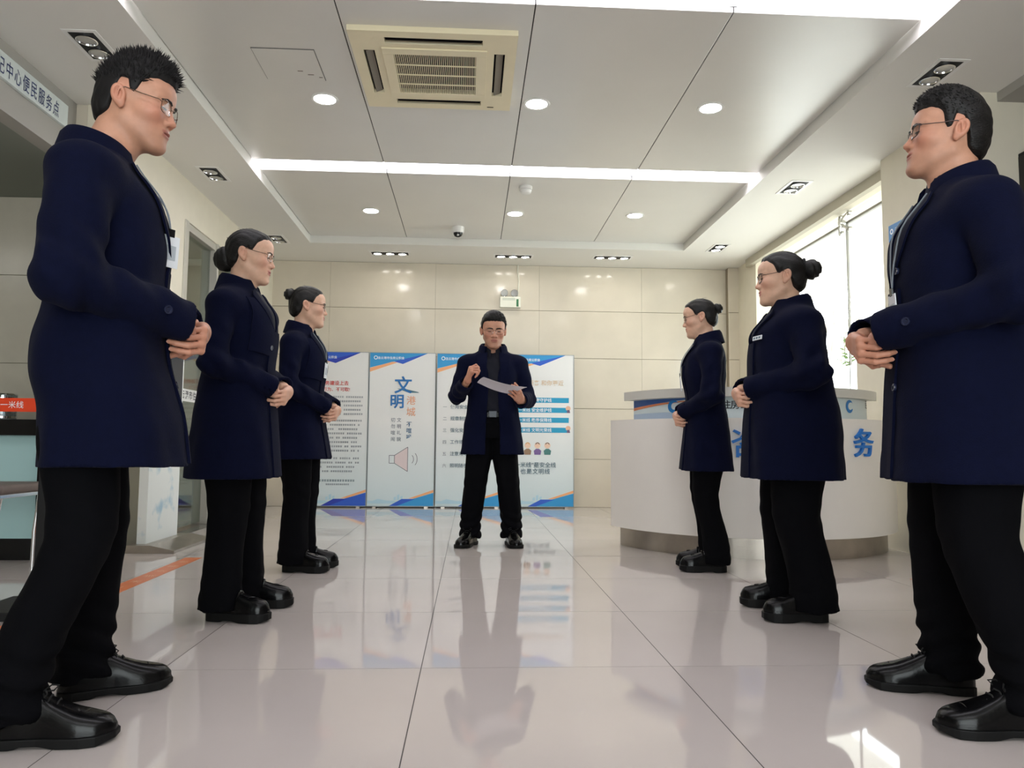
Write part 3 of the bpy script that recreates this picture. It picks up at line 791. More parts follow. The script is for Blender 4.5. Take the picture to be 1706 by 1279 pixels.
tag(rs, 'pointed red sticker on the floor behind the nearest person on the right', 'sticker')
M_tape = mat('orange_tape', srgb(212, 116, 66), 0.35, var=0.04)
for x, y0, y1, l in ((-1.675, 3.35, 4.79, 'orange waiting-line tape on the floor by the steel kiosk base'),
                     (-1.725, 2.35, 3.06, 'orange waiting-line tape on the floor beside the dark barrier base')):
    o = MB().box((-0.05, (y0-y1)/2, 0.0002), (0.05, (y1-y0)/2, 0.0012)).build('floor_tape', M_tape, loc=(x, (y0+y1)/2, 0))
    for i, c in enumerate('请在一米线外等候'):
        text('lettering', c, 0.06, mat('tape_white', srgb(232, 190, 160), 0.5), o, Matrix.Translation((0.022, -(y1-y0)/2+0.12+0.16*i*(y1-y0)/1.44, 0.0015)) @ Matrix.Rotation(math.pi/2, 4, 'Z'))
    tag(o, l, 'floor tape', 'orange floor tapes')

# ------------------------------------------------------------------ service alcove: counter, chair, jar, barrier; kiosk
counter = empty('service_counter', (-3.6, 4.92, 0))
M_aqua = mat('aqua_panel', srgb(178, 214, 214), 0.35)
MB().box((-1.6, -0.30, 0.735), (1.10, 0.35, 0.83)).build('counter_top', M_black, counter, bevel=0.004)
MB().box((-1.6, -0.26, 0.13), (1.06, -0.235, 0.735)).build('front_panel', M_aqua, counter)
MB().box((1.06, -0.30, 0.0), (1.10, 0.35, 0.735)).build('end_panel', M_black, counter, bevel=0.003)
MB().box((-1.6, -0.23, 0.0), (1.06, 0.33, 0.13)).build('kick_plate', M_black, counter)
tag(counter, 'black-topped service counter with aqua front in the left alcove', 'counter')
jar = empty('glass_jar', pix(4, 700, 1, 4.80).xy.to_3d()+Vector((0, 0, 0.83)))
MB().lathe([(0.0005, 0), (0.07, 0), (0.073, 0.01), (0.073, 0.15), (0.07, 0.15), (0.069, 0.012), (0.0005, 0.01)], 24).build('jar_glass', clear_glass('jar_glass', (0.72, 0.76, 0.78), 0.3), jar, smooth=True)
MB().lathe([(0.0005, 0.165), (0.02, 0.165), (0.07, 0.16), (0.076, 0.152), (0.0005, 0.151)], 24).build('lid', M_chrome, jar, smooth=True)
for z in (0.01, 0.125):
    MB().lathe([(0.0735, z), (0.0755, z), (0.0755, z+.012), (0.0735, z+.012)], 24).build('metal_band', M_chrome, jar, smooth=True)
tag(jar, 'clear glass jar with metal rim on the service counter', 'jar')

ch0 = pix(8, 957, 2, 0)
chair = empty('visitor_stool', (ch0.x-0.18, ch0.y+0.05, 0), 0.0)
M_seat = mat('seat_leather', srgb(104, 92, 86), 0.55, var=0.06)
MB().box((-0.24, -0.23, 0.425), (0.24, 0.23, 0.475)).build('seat', M_seat, chair, smooth=True, bevel=0.02, seg=3)
MB().box((-0.225, -0.21, 0.405), (0.225, 0.21, 0.425)).build('seat_frame', M_chrome, chair, bevel=0.003)
for sx in (-1, 1):
    for sy in (-1, 1):
        MB().tube([(sx*0.21, sy*0.18, 0.41), (sx*0.185, sy*0.19, 0.2), (sx*0.175+0.004, sy*0.20, 0.0)], 0.012, 10).build('leg', M_chrome, chair, smooth=True)
tag(chair, 'backless stool with grey seat and chrome legs in front of the service counter', 'stool')

st0 = pix(22, 1036, 2, 0)
stan = empty('barrier_post', (st0.x+0.10, st0.y+0.17, 0))
MB().box((-0.30, -0.17, 0.0), (0.12, 0.17, 0.035)).build('base_plate', M_blackmatt, stan, bevel=0.006)
MB().box((-0.108, -0.04, 0.035), (0.03, 0.04, 0.90)).build('post', M_blackmatt, stan, bevel=0.004)
belt = MB().box((-1.1, -0.003, 0.825), (-0.108, 0.003, 0.882)).build('belt', mat('belt_orange', srgb(222, 66, 26), 0.5), stan)
text('lettering', '一米线', 0.032, I_white, belt, frame_xz(-0.30, -0.004, 0.842))
tag(stan, 'black barrier post with an orange belt beside the nearest person on the left', 'barrier')

kb = pix(290, 922, 2, 0)
kiosk = empty('display_kiosk', (-2.06, 5.32, 0))
MB().prism([(-0.19, 0.0), (0.20, 0.0), (0.20, 0.018), (0.05, 0.05), (-0.10, 0.05), (-0.19, 0.018)], 1, -0.36, 0.34).build('base_plate', M_steel, kiosk)
M_ksk = bpy.data.materials.new('ink_wash_print'); M_ksk.use_nodes = True
nt = M_ksk.node_tree; p_ = nt.nodes['Principled BSDF']; p_.inputs['Roughness'].default_value = 0.35
tc = nt.nodes.new('ShaderNodeTexCoord'); nz = nt.nodes.new('ShaderNodeTexNoise'); nz.inputs['Scale'].default_value = 5.0; nz.inputs['Detail'].default_value = 5
rp = nt.nodes.new('ShaderNodeValToRGB'); rp.color_ramp.elements[0].position = 0.30; rp.color_ramp.elements[0].color = srgb(160, 192, 206)
rp.color_ramp.elements[1].position = 0.42; rp.color_ramp.elements[1].color = srgb(226, 230, 226)
nt.links.new(tc.outputs['Object'], nz.inputs['Vector']); nt.links.new(nz.outputs['Fac'], rp.inputs['Fac']); nt.links.new(rp.outputs['Color'], p_.inputs['Base Color'])
MB().box((-0.07, -0.28, 0.045), (-0.01, 0.24, 0.56)).build('lower_panel', M_ksk, kiosk, bevel=0.003)
MB().box((-0.075, -0.285, 0.56), (-0.005, 0.245, 0.70)).build('middle_band', mat('kiosk_grey', srgb(130, 134, 138), 0.4), kiosk, bevel=0.003)
MB().box((-0.07, -0.28, 0.70), (-0.01, 0.24, 1.45)).build('upper_panel', M_ksk, kiosk, bevel=0.003)
MB().box((-0.012, -0.25, 0.76), (-0.006, 0.21, 1.40)).build('screen', M_black, kiosk)
tag(kiosk, 'standing display kiosk with ink-wash print and steel base behind the nearest person on the left', 'kiosk')

# ------------------------------------------------------------------ people: distance fields turned into meshes
f32 = np.float32
def A3(v): return np.asarray(v, dtype=f32).reshape(3, 1)
def s_cone(P, a, b, ra, rb):
    a = A3(a); ba = A3(b)-a; pa = P-a
    t = np.clip((ba*pa).sum(0)/float((ba*ba).sum()), 0, 1)
    return np.sqrt(((pa-ba*t)**2).sum(0))-(ra+t*(rb-ra))
def s_ell(P, c, r, R=None):
    q = P-A3(c)
    if R is not None: q = R.T.astype(f32) @ q
    r = A3(r); k0 = np.sqrt(((q/r)**2).sum(0)); k1 = np.sqrt(((q/(r*r))**2).sum(0))
    return k0*(k0-1)/np.maximum(k1, 1e-6)
def smin(a, b, k):
    h = np.clip(0.5+0.5*(b-a)/k, 0, 1); return b+(a-b)*h-k*h*(1-h)
def smax(a, b, k): return -smin(-a, -b, k)
def sstep(x, a, b):
    t = np.clip((x-a)/(b-a), 0, 1); return t*t*(3-2*t)
def spline(zs, vs, n=80):
    """smooth monotone-ish resampling for loft profiles"""
    zs = np.asarray(zs, float); vs = np.asarray(vs, float); t = np.linspace(zs[0], zs[-1], n)
    m = np.gradient(vs, zs); i = np.clip(np.searchsorted(zs, t)-1, 0, len(zs)-2)
    h = zs[i+1]-zs[i]; u = (t-zs[i])/h
    return t, ((2*u**3-3*u**2+1)*vs[i]+(u**3-2*u**2+u)*h*m[i]+(-2*u**3+3*u**2)*vs[i+1]+(u**3-u**2)*h*m[i+1])
class Loft:
    """elliptical sections (z, cx, cy, half depth, half width)"""
    def __init__(s, rows, n=2.3):
        r = np.array(sorted(rows)); s.t, s.cx = spline(r[:, 0], r[:, 1]); s.cy = spline(r[:, 0], r[:, 2])[1]
        s.a = spline(r[:, 0], r[:, 3])[1]; s.b = spline(r[:, 0], r[:, 4])[1]; s.n = n; s.z0, s.z1 = r[0, 0], r[-1, 0]
    def __call__(s, P, shrink=0.0, fold=None):
        z = P[2]; cx, cy = np.interp(z, s.t, s.cx), np.interp(z, s.t, s.cy)
        a, b = np.maximum(np.interp(z, s.t, s.a)-shrink, .012), np.maximum(np.interp(z, s.t, s.b)-shrink, .012)
        dx, dy = P[0]-cx, P[1]-cy
        if fold is not None:
            k = 1+fold(np.arctan2(dy/b, dx/a), z); a, b = a*k, b*k
        q = (np.abs(dx/a)**s.n+np.abs(dy/b)**s.n)**(1/s.n)
        d = (q-1)*np.minimum(a, b)
        dz = np.maximum(s.z0-z, z-s.z1)
        return np.where(dz > 0, np.hypot(np.maximum(d, 0), dz), np.maximum(d, dz)).astype(f32)

def nets(f, lo, hi, h, proj=2):
    """surface nets with a coarse pass; returns vertices and quads"""
    lo = np.array(lo, float); hi = np.array(hi, float); c = 4
    n = (np.ceil((hi-lo)/(h*c)).astype(int)+1)*c
    ax = [lo[k]+h*np.arange(n[k]+1) for k in range(3)]
    ci = [np.arange(n[k]//c)*c+c//2 for k in range(3)]
    G = np.meshgrid(*[ax[k][ci[k]] for k in range(3)], indexing='ij')
    dc = f(np.array([g.ravel() for g in G], dtype=f32)).reshape(G[0].shape)
    near = np.abs(dc) < h*c*1.25
    full = np.repeat(np.repeat(np.repeat(dc, c, 0), c, 1), c, 2); nm = np.repeat(np.repeat(np.repeat(near, c, 0), c, 1), c, 2)
    pad = lambda M: np.pad(M, ((0, 1),)*3, mode='edge')
    D = pad(full).astype(f32); NM = pad(nm)
    for k in range(3):
        sl = [slice(None)]*3; sl2 = [slice(None)]*3; sl[k] = slice(1, None); sl2[k] = slice(None, -1)
        T = NM.copy(); T[tuple(sl)] |= NM[tuple(sl2)]; NM = T
    I = np.nonzero(NM)
    D[I] = f(np.array([ax[k][I[k]] for k in range(3)], dtype=f32))
    S = D < 0
    cs = [s-1 for s in D.shape]
    cnt = np.zeros(cs, np.int8)
    for dx in (0, 1):
        for dy in (0, 1):
            for dz in (0, 1): cnt += S[dx:dx+cs[0], dy:dy+cs[1], dz:dz+cs[2]]
    act = (cnt > 0) & (cnt < 8); idx = -np.ones(cs, int); C = np.nonzero(act); idx[C] = np.arange(len(C[0]))
    acc = np.zeros((len(C[0]), 3)); wt = np.zeros(len(C[0]))
    corners = [(0, 0, 0), (1, 0, 0), (0, 1, 0), (1, 1, 0), (0, 0, 1), (1, 0, 1), (0, 1, 1), (1, 1, 1)]
    vals = [D[C[0]+a, C[1]+b, C[2]+e] for a, b, e in corners]
    for i in range(8):
        for j in range(i+1, 8):
            if sum(abs(corners[i][k]-corners[j][k]) for k in range(3)) != 1: continue
            m = (vals[i] < 0) != (vals[j] < 0); t = np.zeros(len(m)); t[m] = vals[i][m]/(vals[i][m]-vals[j][m])
            p = np.array(corners[i])[None]+t[:, None]*(np.array(corners[j])-np.array(corners[i]))[None]
            acc += p*m[:, None]; wt += m
    V = lo+h*(np.array(C).T+acc/np.maximum(wt, 1)[:, None])
    F = []
    for k in range(3):
        u, w = (k+1) % 3, (k+2) % 3
        sa = [slice(None)]*3; sb = [slice(None)]*3; sa[k] = slice(0, -1); sb[k] = slice(1, None)
        sg = S[tuple(sa)].astype(int)-S[tuple(sb)].astype(int)
        E = np.array(np.nonzero(sg)).T
        E = E[(E[:, u] > 0) & (E[:, w] > 0) & (E[:, u] < cs[u]) & (E[:, w] < cs[w])]
        s = sg[tuple(E.T)]
        def cell(du, dw):
            q = E.copy(); q[:, u] -= du; q[:, w] -= dw; return idx[tuple(q.T)]
        Q = np.stack([cell(1, 1), cell(0, 1), cell(0, 0), cell(1, 0)], 1)
        Q[s < 0] = Q[s < 0][:, ::-1]; F.append(Q)
    F = np.concatenate(F); F = F[(F >= 0).all(1)]
    for _ in range(proj):
        P = V.T.astype(f32); d = f(P); e = h*0.35
        g = np.stack([f(P+A3(np.eye(3)[k]*e))-f(P-A3(np.eye(3)[k]*e)) for k in range(3)])/(2*e)
        gn = np.maximum((g*g).sum(0), 0.15)
        V = V-np.clip(d/gn, -h, h)[:, None]*g.T*0.8
    return V, F

def grad(f, p, e=0.004):
    P = A3(p); g = np.array([float((f(P+A3(np.eye(3)[k]*e))-f(P-A3(np.eye(3)[k]*e)))[0]) for k in range(3)])
    return g/max(np.linalg.norm(g), 1e-6)

def np_mesh(name, V, F, material, smooth=True, sharp=None):
    me = bpy.data.meshes.new(name); V = np.asarray(V, dtype=f32); F = np.asarray(F, dtype=np.int32)
    me.vertices.add(len(V)); me.vertices.foreach_set('co', V.ravel())
    k = F.shape[1]; me.loops.add(F.size); me.loops.foreach_set('vertex_index', F.ravel())
    me.polygons.add(len(F)); me.polygons.foreach_set('loop_start', np.arange(len(F), dtype=np.int32)*k)
    me.materials.append(material); me.update(calc_edges=True); me.validate()
    if smooth:
        me.polygons.foreach_set('use_smooth', np.ones(len(me.polygons), bool))
        if sharp: me.set_sharp_from_angle(angle=math.radians(sharp))
    return me

def trace(f, pts, d, far=0.45):
    """walk rays from pts-d*far along d to the surface of f"""
    d = A3(np.array(d)/np.linalg.norm(d)); P = np.array(pts, dtype=f32).T-d*far; t = np.zeros(P.shape[1], f32)
    for _ in range(70):
        s = f(P+d*t); t += np.clip(s, -0.01, 0.05)*0.8
    return (P+d*t).T

def drape(name, f, quad, nu, nv, d, lift, thick, material, parent, to3=None, round_=0.0):
    """a cloth piece bounded by four corner curves, laid on the field f: quad(u, v) -> 3D start point"""
    U, Vv = np.meshgrid(np.linspace(0, 1, nu), np.linspace(0, 1, nv), indexing='ij')
    pts = np.array([quad(u, v) for u, v in zip(U.ravel(), Vv.ravel())])
    S = trace(f, pts, d)
    Pq = S.T.astype(f32); e = 0.006
    g = np.stack([f(Pq+A3(np.eye(3)[k]*e))-f(Pq-A3(np.eye(3)[k]*e)) for k in range(3)]); g = (g/np.maximum(np.sqrt((g*g).sum(0)), 1e-6)).T
    lf = lift(U.ravel(), Vv.ravel())[:, None] if callable(lift) else lift
    top = S+g*(lf+thick); bot = S+g*(lf-0.001)
    n = nu*nv; V = np.concatenate([top, bot]); F = []
    ix = lambda i, j: i*nv+j
    for i in range(nu-1):
        for j in range(nv-1):
            F.append((ix(i, j), ix(i+1, j), ix(i+1, j+1), ix(i, j+1))); F.append((n+ix(i, j+1), n+ix(i+1, j+1), n+ix(i+1, j), n+ix(i, j)))
    for i in range(nu-1):
        F.append((ix(i+1, 0), ix(i, 0), n+ix(i, 0), n+ix(i+1, 0))); F.append((ix(i, nv-1), ix(i+1, nv-1), n+ix(i+1, nv-1), n+ix(i, nv-1)))
    for j in range(nv-1):
        F.append((ix(0, j), ix(0, j+1), n+ix(0, j+1), n+ix(0, j))); F.append((ix(nu-1, j+1), ix(nu-1, j), n+ix(nu-1, j), n+ix(nu-1, j+1)))
    me = mesh_of(name, V, F, material)
    bm = bmesh.new(); bm.from_mesh(me); bmesh.ops.recalc_face_normals(bm, faces=bm.faces); bm.to_mesh(me); bm.free()
    me.polygons.foreach_set('use_smooth', [True]*len(me.polygons)); me.set_sharp_from_angle(angle=math.radians(50))
    return link(name, me, parent)
def patch4(c00, c10, c11, c01):
    c = [np.array(v, float) for v in (c00, c10, c11, c01)]
    return lambda u, v: (1-u)*(1-v)*c[0]+u*(1-v)*c[1]+u*v*c[2]+(1-u)*v*c[3]

def rotm(yaw=0, pitch=0, roll=0):
    """nose-down is positive pitch, left is positive yaw"""
    return np.array(Matrix.Rotation(yaw, 3, 'Z') @ Matrix.Rotation(pitch, 3, 'Y') @ Matrix.Rotation(roll, 3, 'X'))

# ------------------------------------------------------------------ materials for people
def skin_mat(name, base, lip, rosy):
    m = bpy.data.materials.new(name); m.use_nodes = True; nt = m.node_tree; p = nt.nodes['Principled BSDF']
    p.inputs['Roughness'].default_value = 0.48; p.inputs['Specular IOR Level'].default_value = 0.4
    p.inputs['Subsurface Weight'].default_value = 0.08; p.inputs['Subsurface Radius'].default_value = (0.012, 0.005, 0.003); p.inputs['Subsurface Scale'].default_value = 0.6
    at = nt.nodes.new('ShaderNodeAttribute'); at.attribute_name = 'skin_tone'; sp = nt.nodes.new('ShaderNodeSeparateColor')
    nt.links.new(at.outputs['Color'], sp.inputs[0])
    tc = nt.nodes.new('ShaderNodeTexCoord'); nz = nt.nodes.new('ShaderNodeTexNoise'); nz.inputs['Scale'].default_value = 45; nz.inputs['Detail'].default_value = 4
    nt.links.new(tc.outputs['Object'], nz.inputs['Vector'])
    rp = nt.nodes.new('ShaderNodeValToRGB'); rp.color_ramp.elements[0].position = 0.3; rp.color_ramp.elements[1].position = 0.75
    rp.color_ramp.elements[0].color = tuple(c*0.9 for c in base[:3])+(1,); rp.color_ramp.elements[1].color = tuple(min(1, c*1.06) for c in base[:3])+(1,)
    nt.links.new(nz.outputs['Fac'], rp.inputs['Fac'])
    last = rp.outputs['Color']
    for ch, c in (('Red', lip), ('Green', rosy), ('Blue', tuple(v*0.45 for v in base[:3])+(1,))):
        mx = nt.nodes.new('ShaderNodeMix'); mx.data_type = 'RGBA'
        nt.links.new(sp.outputs[ch], mx.inputs[0]); nt.links.new(last, mx.inputs[6]); mx.inputs[7].default_value = c; last = mx.outputs[2]
    nt.links.new(last, p.inputs['Base Color'])
    b = nt.nodes.new('ShaderNodeBump'); b.inputs['Strength'].default_value = 0.12; b.inputs['Distance'].default_value = 0.002
    nz2 = nt.nodes.new('ShaderNodeTexNoise'); nz2.inputs['Scale'].default_value = 400; nt.links.new(tc.outputs['Object'], nz2.inputs['Vector'])
    nt.links.new(nz2.outputs['Fac'], b.inputs['Height']); nt.links.new(b.outputs['Normal'], p.inputs['Normal'])
    return m
S_man = skin_mat('skin_tan', srgb(192, 142, 116), srgb(160, 92, 84), srgb(190, 112, 92))
S_woman = skin_mat('skin_fair', srgb(214, 172, 146), srgb(180, 96, 92), srgb(210, 140, 118))
M_coat = mat('navy_wool', srgb(8, 12, 35), 0.9, spec=0.10, var=0.10, vscale=60, bump=0.25, bscale=260, sheen=0.012)
M_coat_lining = mat('navy_edge', srgb(7, 9, 25), 0.85, spec=0.1)
M_shirt = mat('dark_shirt', srgb(9, 11, 24), 0.75, spec=0.3, bump=0.1, bscale=200)
M_trou = mat('black_trousers', srgb(8, 8, 11), 0.9, spec=0.08, bump=0.15, bscale=240)
M_shoe = mat('black_leather', srgb(7, 7, 8), 0.24, spec=0.28, bump=0.2, bscale=40)
M_sole = mat('black_rubber', srgb(12, 12, 12), 0.6, spec=0.25)
M_lace = mat('black_lace', srgb(12, 12, 12), 0.8)
M_hair = mat('black_hair', srgb(15, 13, 12), 0.45, spec=0.35, bump=0.6, bscale=60, bstretch=(1, 6, 6))
M_hairmat = mat('black_hair_short', srgb(20, 18, 18), 0.6, spec=0.3)
M_buzz = mat('cropped_hair', srgb(72, 58, 52), 0.8, spec=0.2, var=0.2, vscale=120)
M_button = mat('navy_button', srgb(34, 38, 60), 0.25, spec=0.6)
M_wire = mat('spectacle_wire', srgb(130, 110, 96), 0.25, metal=0.9)
M_wiredark = mat('spectacle_dark', srgb(64, 50, 46), 0.3, metal=0.4)
M_lens = clear_glass('spectacle_lens', (0.96, 0.97, 0.98), 0.05)
M_eye = mat('eye_dark', srgb(40, 26, 20), 0.15, spec=0.6)
M_eyewhite = mat('eye_white', srgb(210, 200, 190), 0.25)
M_card = mat('badge_card', srgb(226, 230, 234), 0.3)
M_lany = mat('lanyard_cord', srgb(120, 128, 136), 0.5)

# ------------------------------------------------------------------ hands
FING = [((0.044, 0.026, 0.020), 0.0088), ((0.048, 0.030, 0.021), 0.0092), ((0.045, 0.028, 0.020), 0.0088), ((0.036, 0.021, 0.018), 0.0078)]
def hand_parts(w, d, n, side, curls, thumb, sc=1.0, spread=0.06):
    """w wrist, d finger direction, n back-of-hand normal, side +1/-1: thumb lies towards side*(n x d). Returns capsule list."""
    w, d, n = np.array(w, float), np.array(d, float), np.array(n, float)
    d /= np.linalg.norm(d); n -= d*n.dot(d); n /= np.linalg.norm(n); t = np.cross(n, d)*side
    out = []
    offs = [0.030, 0.010, -0.010, -0.028]; reach = [0.088, 0.092, 0.087, 0.078]
    for i in range(4):
        m = w+sc*(d*reach[i]+t*offs[i])
        out.append((w+sc*(t*offs[i]*0.55+d*0.004), m, 0.0155*sc, 0.0118*sc, 'palm'))
        (l, r) = FING[i]; ang = 0.0; p = m
        for k in range(3):
            ang += curls[i][k]
            v = d*math.cos(ang)-n*math.sin(ang)+t*(spread*(1.5-i)/1.5*(1-min(ang, 1.2)/1.2))
            v /= np.linalg.norm(v); q = p+v*l[k]*sc
            ra, rb = r*(1-0.08*k)*sc, r*(1-0.08*(k+1))*sc
            out.append((p, q, ra, rb, 'f%d' % i)); p = q
    a0 = w+sc*(d*0.018+t*0.022-n*0.004)
    tx, tn, td = thumb                      # direction mix: sideways, towards palm, along
    v1 = td*d+tx*t-tn*n; v1 /= np.linalg.norm(v1)
    a1 = a0+v1*0.045*sc; v2 = v1+0.45*d-0.35*n*tn-0.25*t*tx; v2 /= np.linalg.norm(v2); a2 = a1+v2*0.034*sc
    v3 = v2+0.25*d-0.3*n*tn; v3 /= np.linalg.norm(v3); a3 = a2+v3*0.026*sc
    out += [(a0, a1, 0.0165*sc, 0.012*sc, 'palm'), (a1, a2, 0.0112*sc, 0.0098*sc, 'th'), (a2, a3, 0.0098*sc, 0.0078*sc, 'th')]
    return out
def hand_field(parts, fore):
    def f(P):
        d = None; groups = {}
        for a, b, ra, rb, g in parts:
            c = s_cone(P, a, b, ra, rb)
            groups[g] = c if g not in groups else smin(groups[g], c, 0.010 if g == 'palm' else 0.003)
        d = groups['palm']
        d = smin(d, s_cone(P, *fore), 0.02)
        for g in groups:
            if g != 'palm': d = smin(d, groups[g], 0.0045)
        return d
    return f

# ------------------------------------------------------------------ head
def head_field(P, w, man):
    """P in head space: origin between the ears, x to the nose. w: face width factor"""
    Q = P.copy(); Q[1] = np.abs(Q[1])/w
    jw = 1.0 if man else 0.93
    d = s_ell(Q, (-0.004, 0, 0.034), (0.097, 0.076, 0.089))
    d = smin(d, s_ell(Q, (0.042, 0, 0.048), (0.058, 0.060, 0.050)), 0.02)
    d = smin(d, s_ell(Q, (0.042, 0, -0.034), (0.054, 0.055*jw, 0.078)), 0.03)
    d = smin(d, s_cone(Q, (-0.002, 0.044*jw, -0.048), (0.070, 0.014, -0.096), 0.020, 0.018), 0.03)
    d = smin(d, s_ell(Q, (0.080, 0, -0.100), (0.019, 0.021, 0.016)), 0.02)
    d = smin(d, s_ell(Q, (0.056, 0.042, -0.018), (0.032, 0.022, 0.022)), 0.022)
    d = smin(d, s_ell(Q, (0.074, 0, -0.062), (0.024, 0.029, 0.026)), 0.018)
    d = smin(d, s_cone(Q, (0.089, 0.010, 0.026), (0.073, 0.046, 0.026), 0.008, 0.007), 0.012)
    d = smax(d, -s_ell(Q, (0.108, 0.030, 0.006), (0.020, 0.019, 0.012)), 0.012)
    d = smin(d, s_ell(Q, (0.0765, 0.0305, 0.006), (0.0150, 0.0165, 0.0125)), 0.003)
    nose = s_cone(Q, (0.0890, 0, 0.012), (0.1045, 0, -0.026), 0.0072, 0.0100)
    nose = smin(nose, s_ell(Q, (0.1065, 0, -0.0290), (0.0105, 0.0112, 0.0090)), 0.006)
    nose = smin(nose, s_ell(Q, (0.0965, 0.0128, -0.0325), (0.0105, 0.0075, 0.0072)), 0.006)
    d = smin(d, nose, 0.010)
    d = smax(d, -s_ell(Q, (0.101, 0.006, -0.0405), (0.006, 0.0035, 0.003)), 0.003)
    lips = np.minimum(s_ell(Q, (0.0945, 0, -0.0560), (0.0085, 0.022, 0.0052)), s_ell(Q, (0.0935, 0, -0.0665), (0.0085, 0.019, 0.0056)))
    d = smin(d, lips, 0.0035)
    d = smax(d, -s_ell(Q, (0.100, 0, -0.0612), (0.007, 0.021, 0.0016)), 0.002)
    R = np.array(Matrix.Rotation(math.radians(-10), 3, 'Z') @ Matrix.Rotation(math.radians(-14), 3, 'Y'))
    ear = smin(s_ell(Q, (-0.013, 0.0790, 0.003), (0.0185, 0.0095, 0.0290), R), s_ell(Q, (-0.003, 0.0755, -0.022), (0.0095, 0.0060, 0.0115)), 0.008)
    ear = smax(ear, -s_ell(Q, (-0.0095, 0.0900, 0.004), (0.0125, 0.0120, 0.0210), R), 0.0025); ear = smin(ear, s_cone(Q, (-0.016, 0.0800, -0.010), (-0.010, 0.0840, 0.016), 0.0032, 0.0026), 0.002)
    ear = smin(ear, s_ell(Q, (0.001, 0.077, -0.004), (0.004, 0.005, 0.007)), 0.004)
    d = smin(d, ear, 0.005)
    return d

def hair_line(x, man):
    if man:
        xs = (-.15, -.09, -.06, -.040, -.028, -.016, .004, .012, .022, .030, .040, .052, .070, .095, .15)
        zs = (-.085, -.080, -.072, -.045, .004, .034, .036, .004, -.002, .012, .042, .062, .070, .074, .074)
    else:
        xs = (-.15, -.09, -.06, -.040, -.030, -.018, .006, .016, .026, .034, .044, .054, .070, .095, .15)
        zs = (-.075, -.075, -.066, -.042, -.010, .020, .022, .010, .014, .030, .050, .064, .076, .082, .082)
    return np.interp(x, xs, zs)

def hair_field(man, top, side, w):
    def f(P):
        Q = P.copy(); Q[1] = Q[1]/w
        d = s_ell(Q, (-0.006, 0, 0.034), (0.099+side, 0.0765+side, 0.091+top*0.7))
        d = smin(d, s_ell(Q, (0.030, 0, 0.055), (0.066+side, 0.060+side*0.8, 0.052+top*0.6)), 0.02)
        d = smin(d, s_ell(Q, (-0.050, 0, -0.020), (0.048+side, 0.056+side*0.6, 0.062)), 0.03)
        if man: d = smin(d, s_ell(Q, (0.014, 0, 0.084), (0.086, 0.058+side, 0.046+top)), 0.025)
        d = d+0.010*(1-sstep(P[2]-hair_line(P[0], man), -0.004, 0.030))
        n = 0.0016*np.sin(P[1]*210+np.sin(P[0]*40)*2)*np.cos(P[2]*90+P[1]*60)
        d = d+n
        z = P[2]+0.002*np.sin(P[1]*300)+0.0015*np.sin(P[0]*260)
        return smax(d, (hair_line(P[0], man)-z)*0.75, 0.006)
    return f

def glasses(parent, M, style):
    m = M_wiredark if style != 'thin' else M_wire
    hw_, hh = (0.0255, 0.0185) if style != 'round' else (0.0245, 0.0215)
    g = link('glasses', None, parent); g.empty_display_size = 0.03
    T = lambda p: M @ Vector(p)
    xg = 0.1010
    for s in (-1, 1):
        pts = []
        for i in range(28):
            t = 2*math.pi*i/28; e = 0.62 if style != 'round' else 0.9
            c, sn = math.cos(t), math.sin(t)
            y = s*0.0325+hw_*math.copysign(abs(c)**e, c); z = 0.003+hh*math.copysign(abs(sn)**e, sn)
            pts.append(T((xg-(abs(y)-0.0325)**2*3-max(abs(y)-.03, 0)*0.22, y, z)))
        MB().tube(pts, 0.0010 if style == 'thin' else 0.0013, 6, True).build('rim', m, g, smooth=True)
        mk('lens', pts, [tuple(range(28))], M_lens, g)
        MB().tube([T((0.094, s*0.058, 0.010)), T((0.088, s*0.068, 0.012)), T((0.045, s*0.0765, 0.016)), T((0.002, s*0.0795, 0.024)), T((-0.012, s*0.080, 0.018)), T((-0.026, s*0.078, -0.004))], 0.0013, 6).build('temple', m, g, smooth=True)
        MB().ell(T((0.0975, s*0.010, -0.006)), (0.003, 0.002, 0.005), 8, 6).build('nose_pad', M_card, g, smooth=True)
    MB().tube([T((xg, -0.0085, 0.008)), T((xg+0.003, 0, 0.011)), T((xg, 0.0085, 0.008))], 0.0012, 6).build('bridge', m, g, smooth=True)
    return g

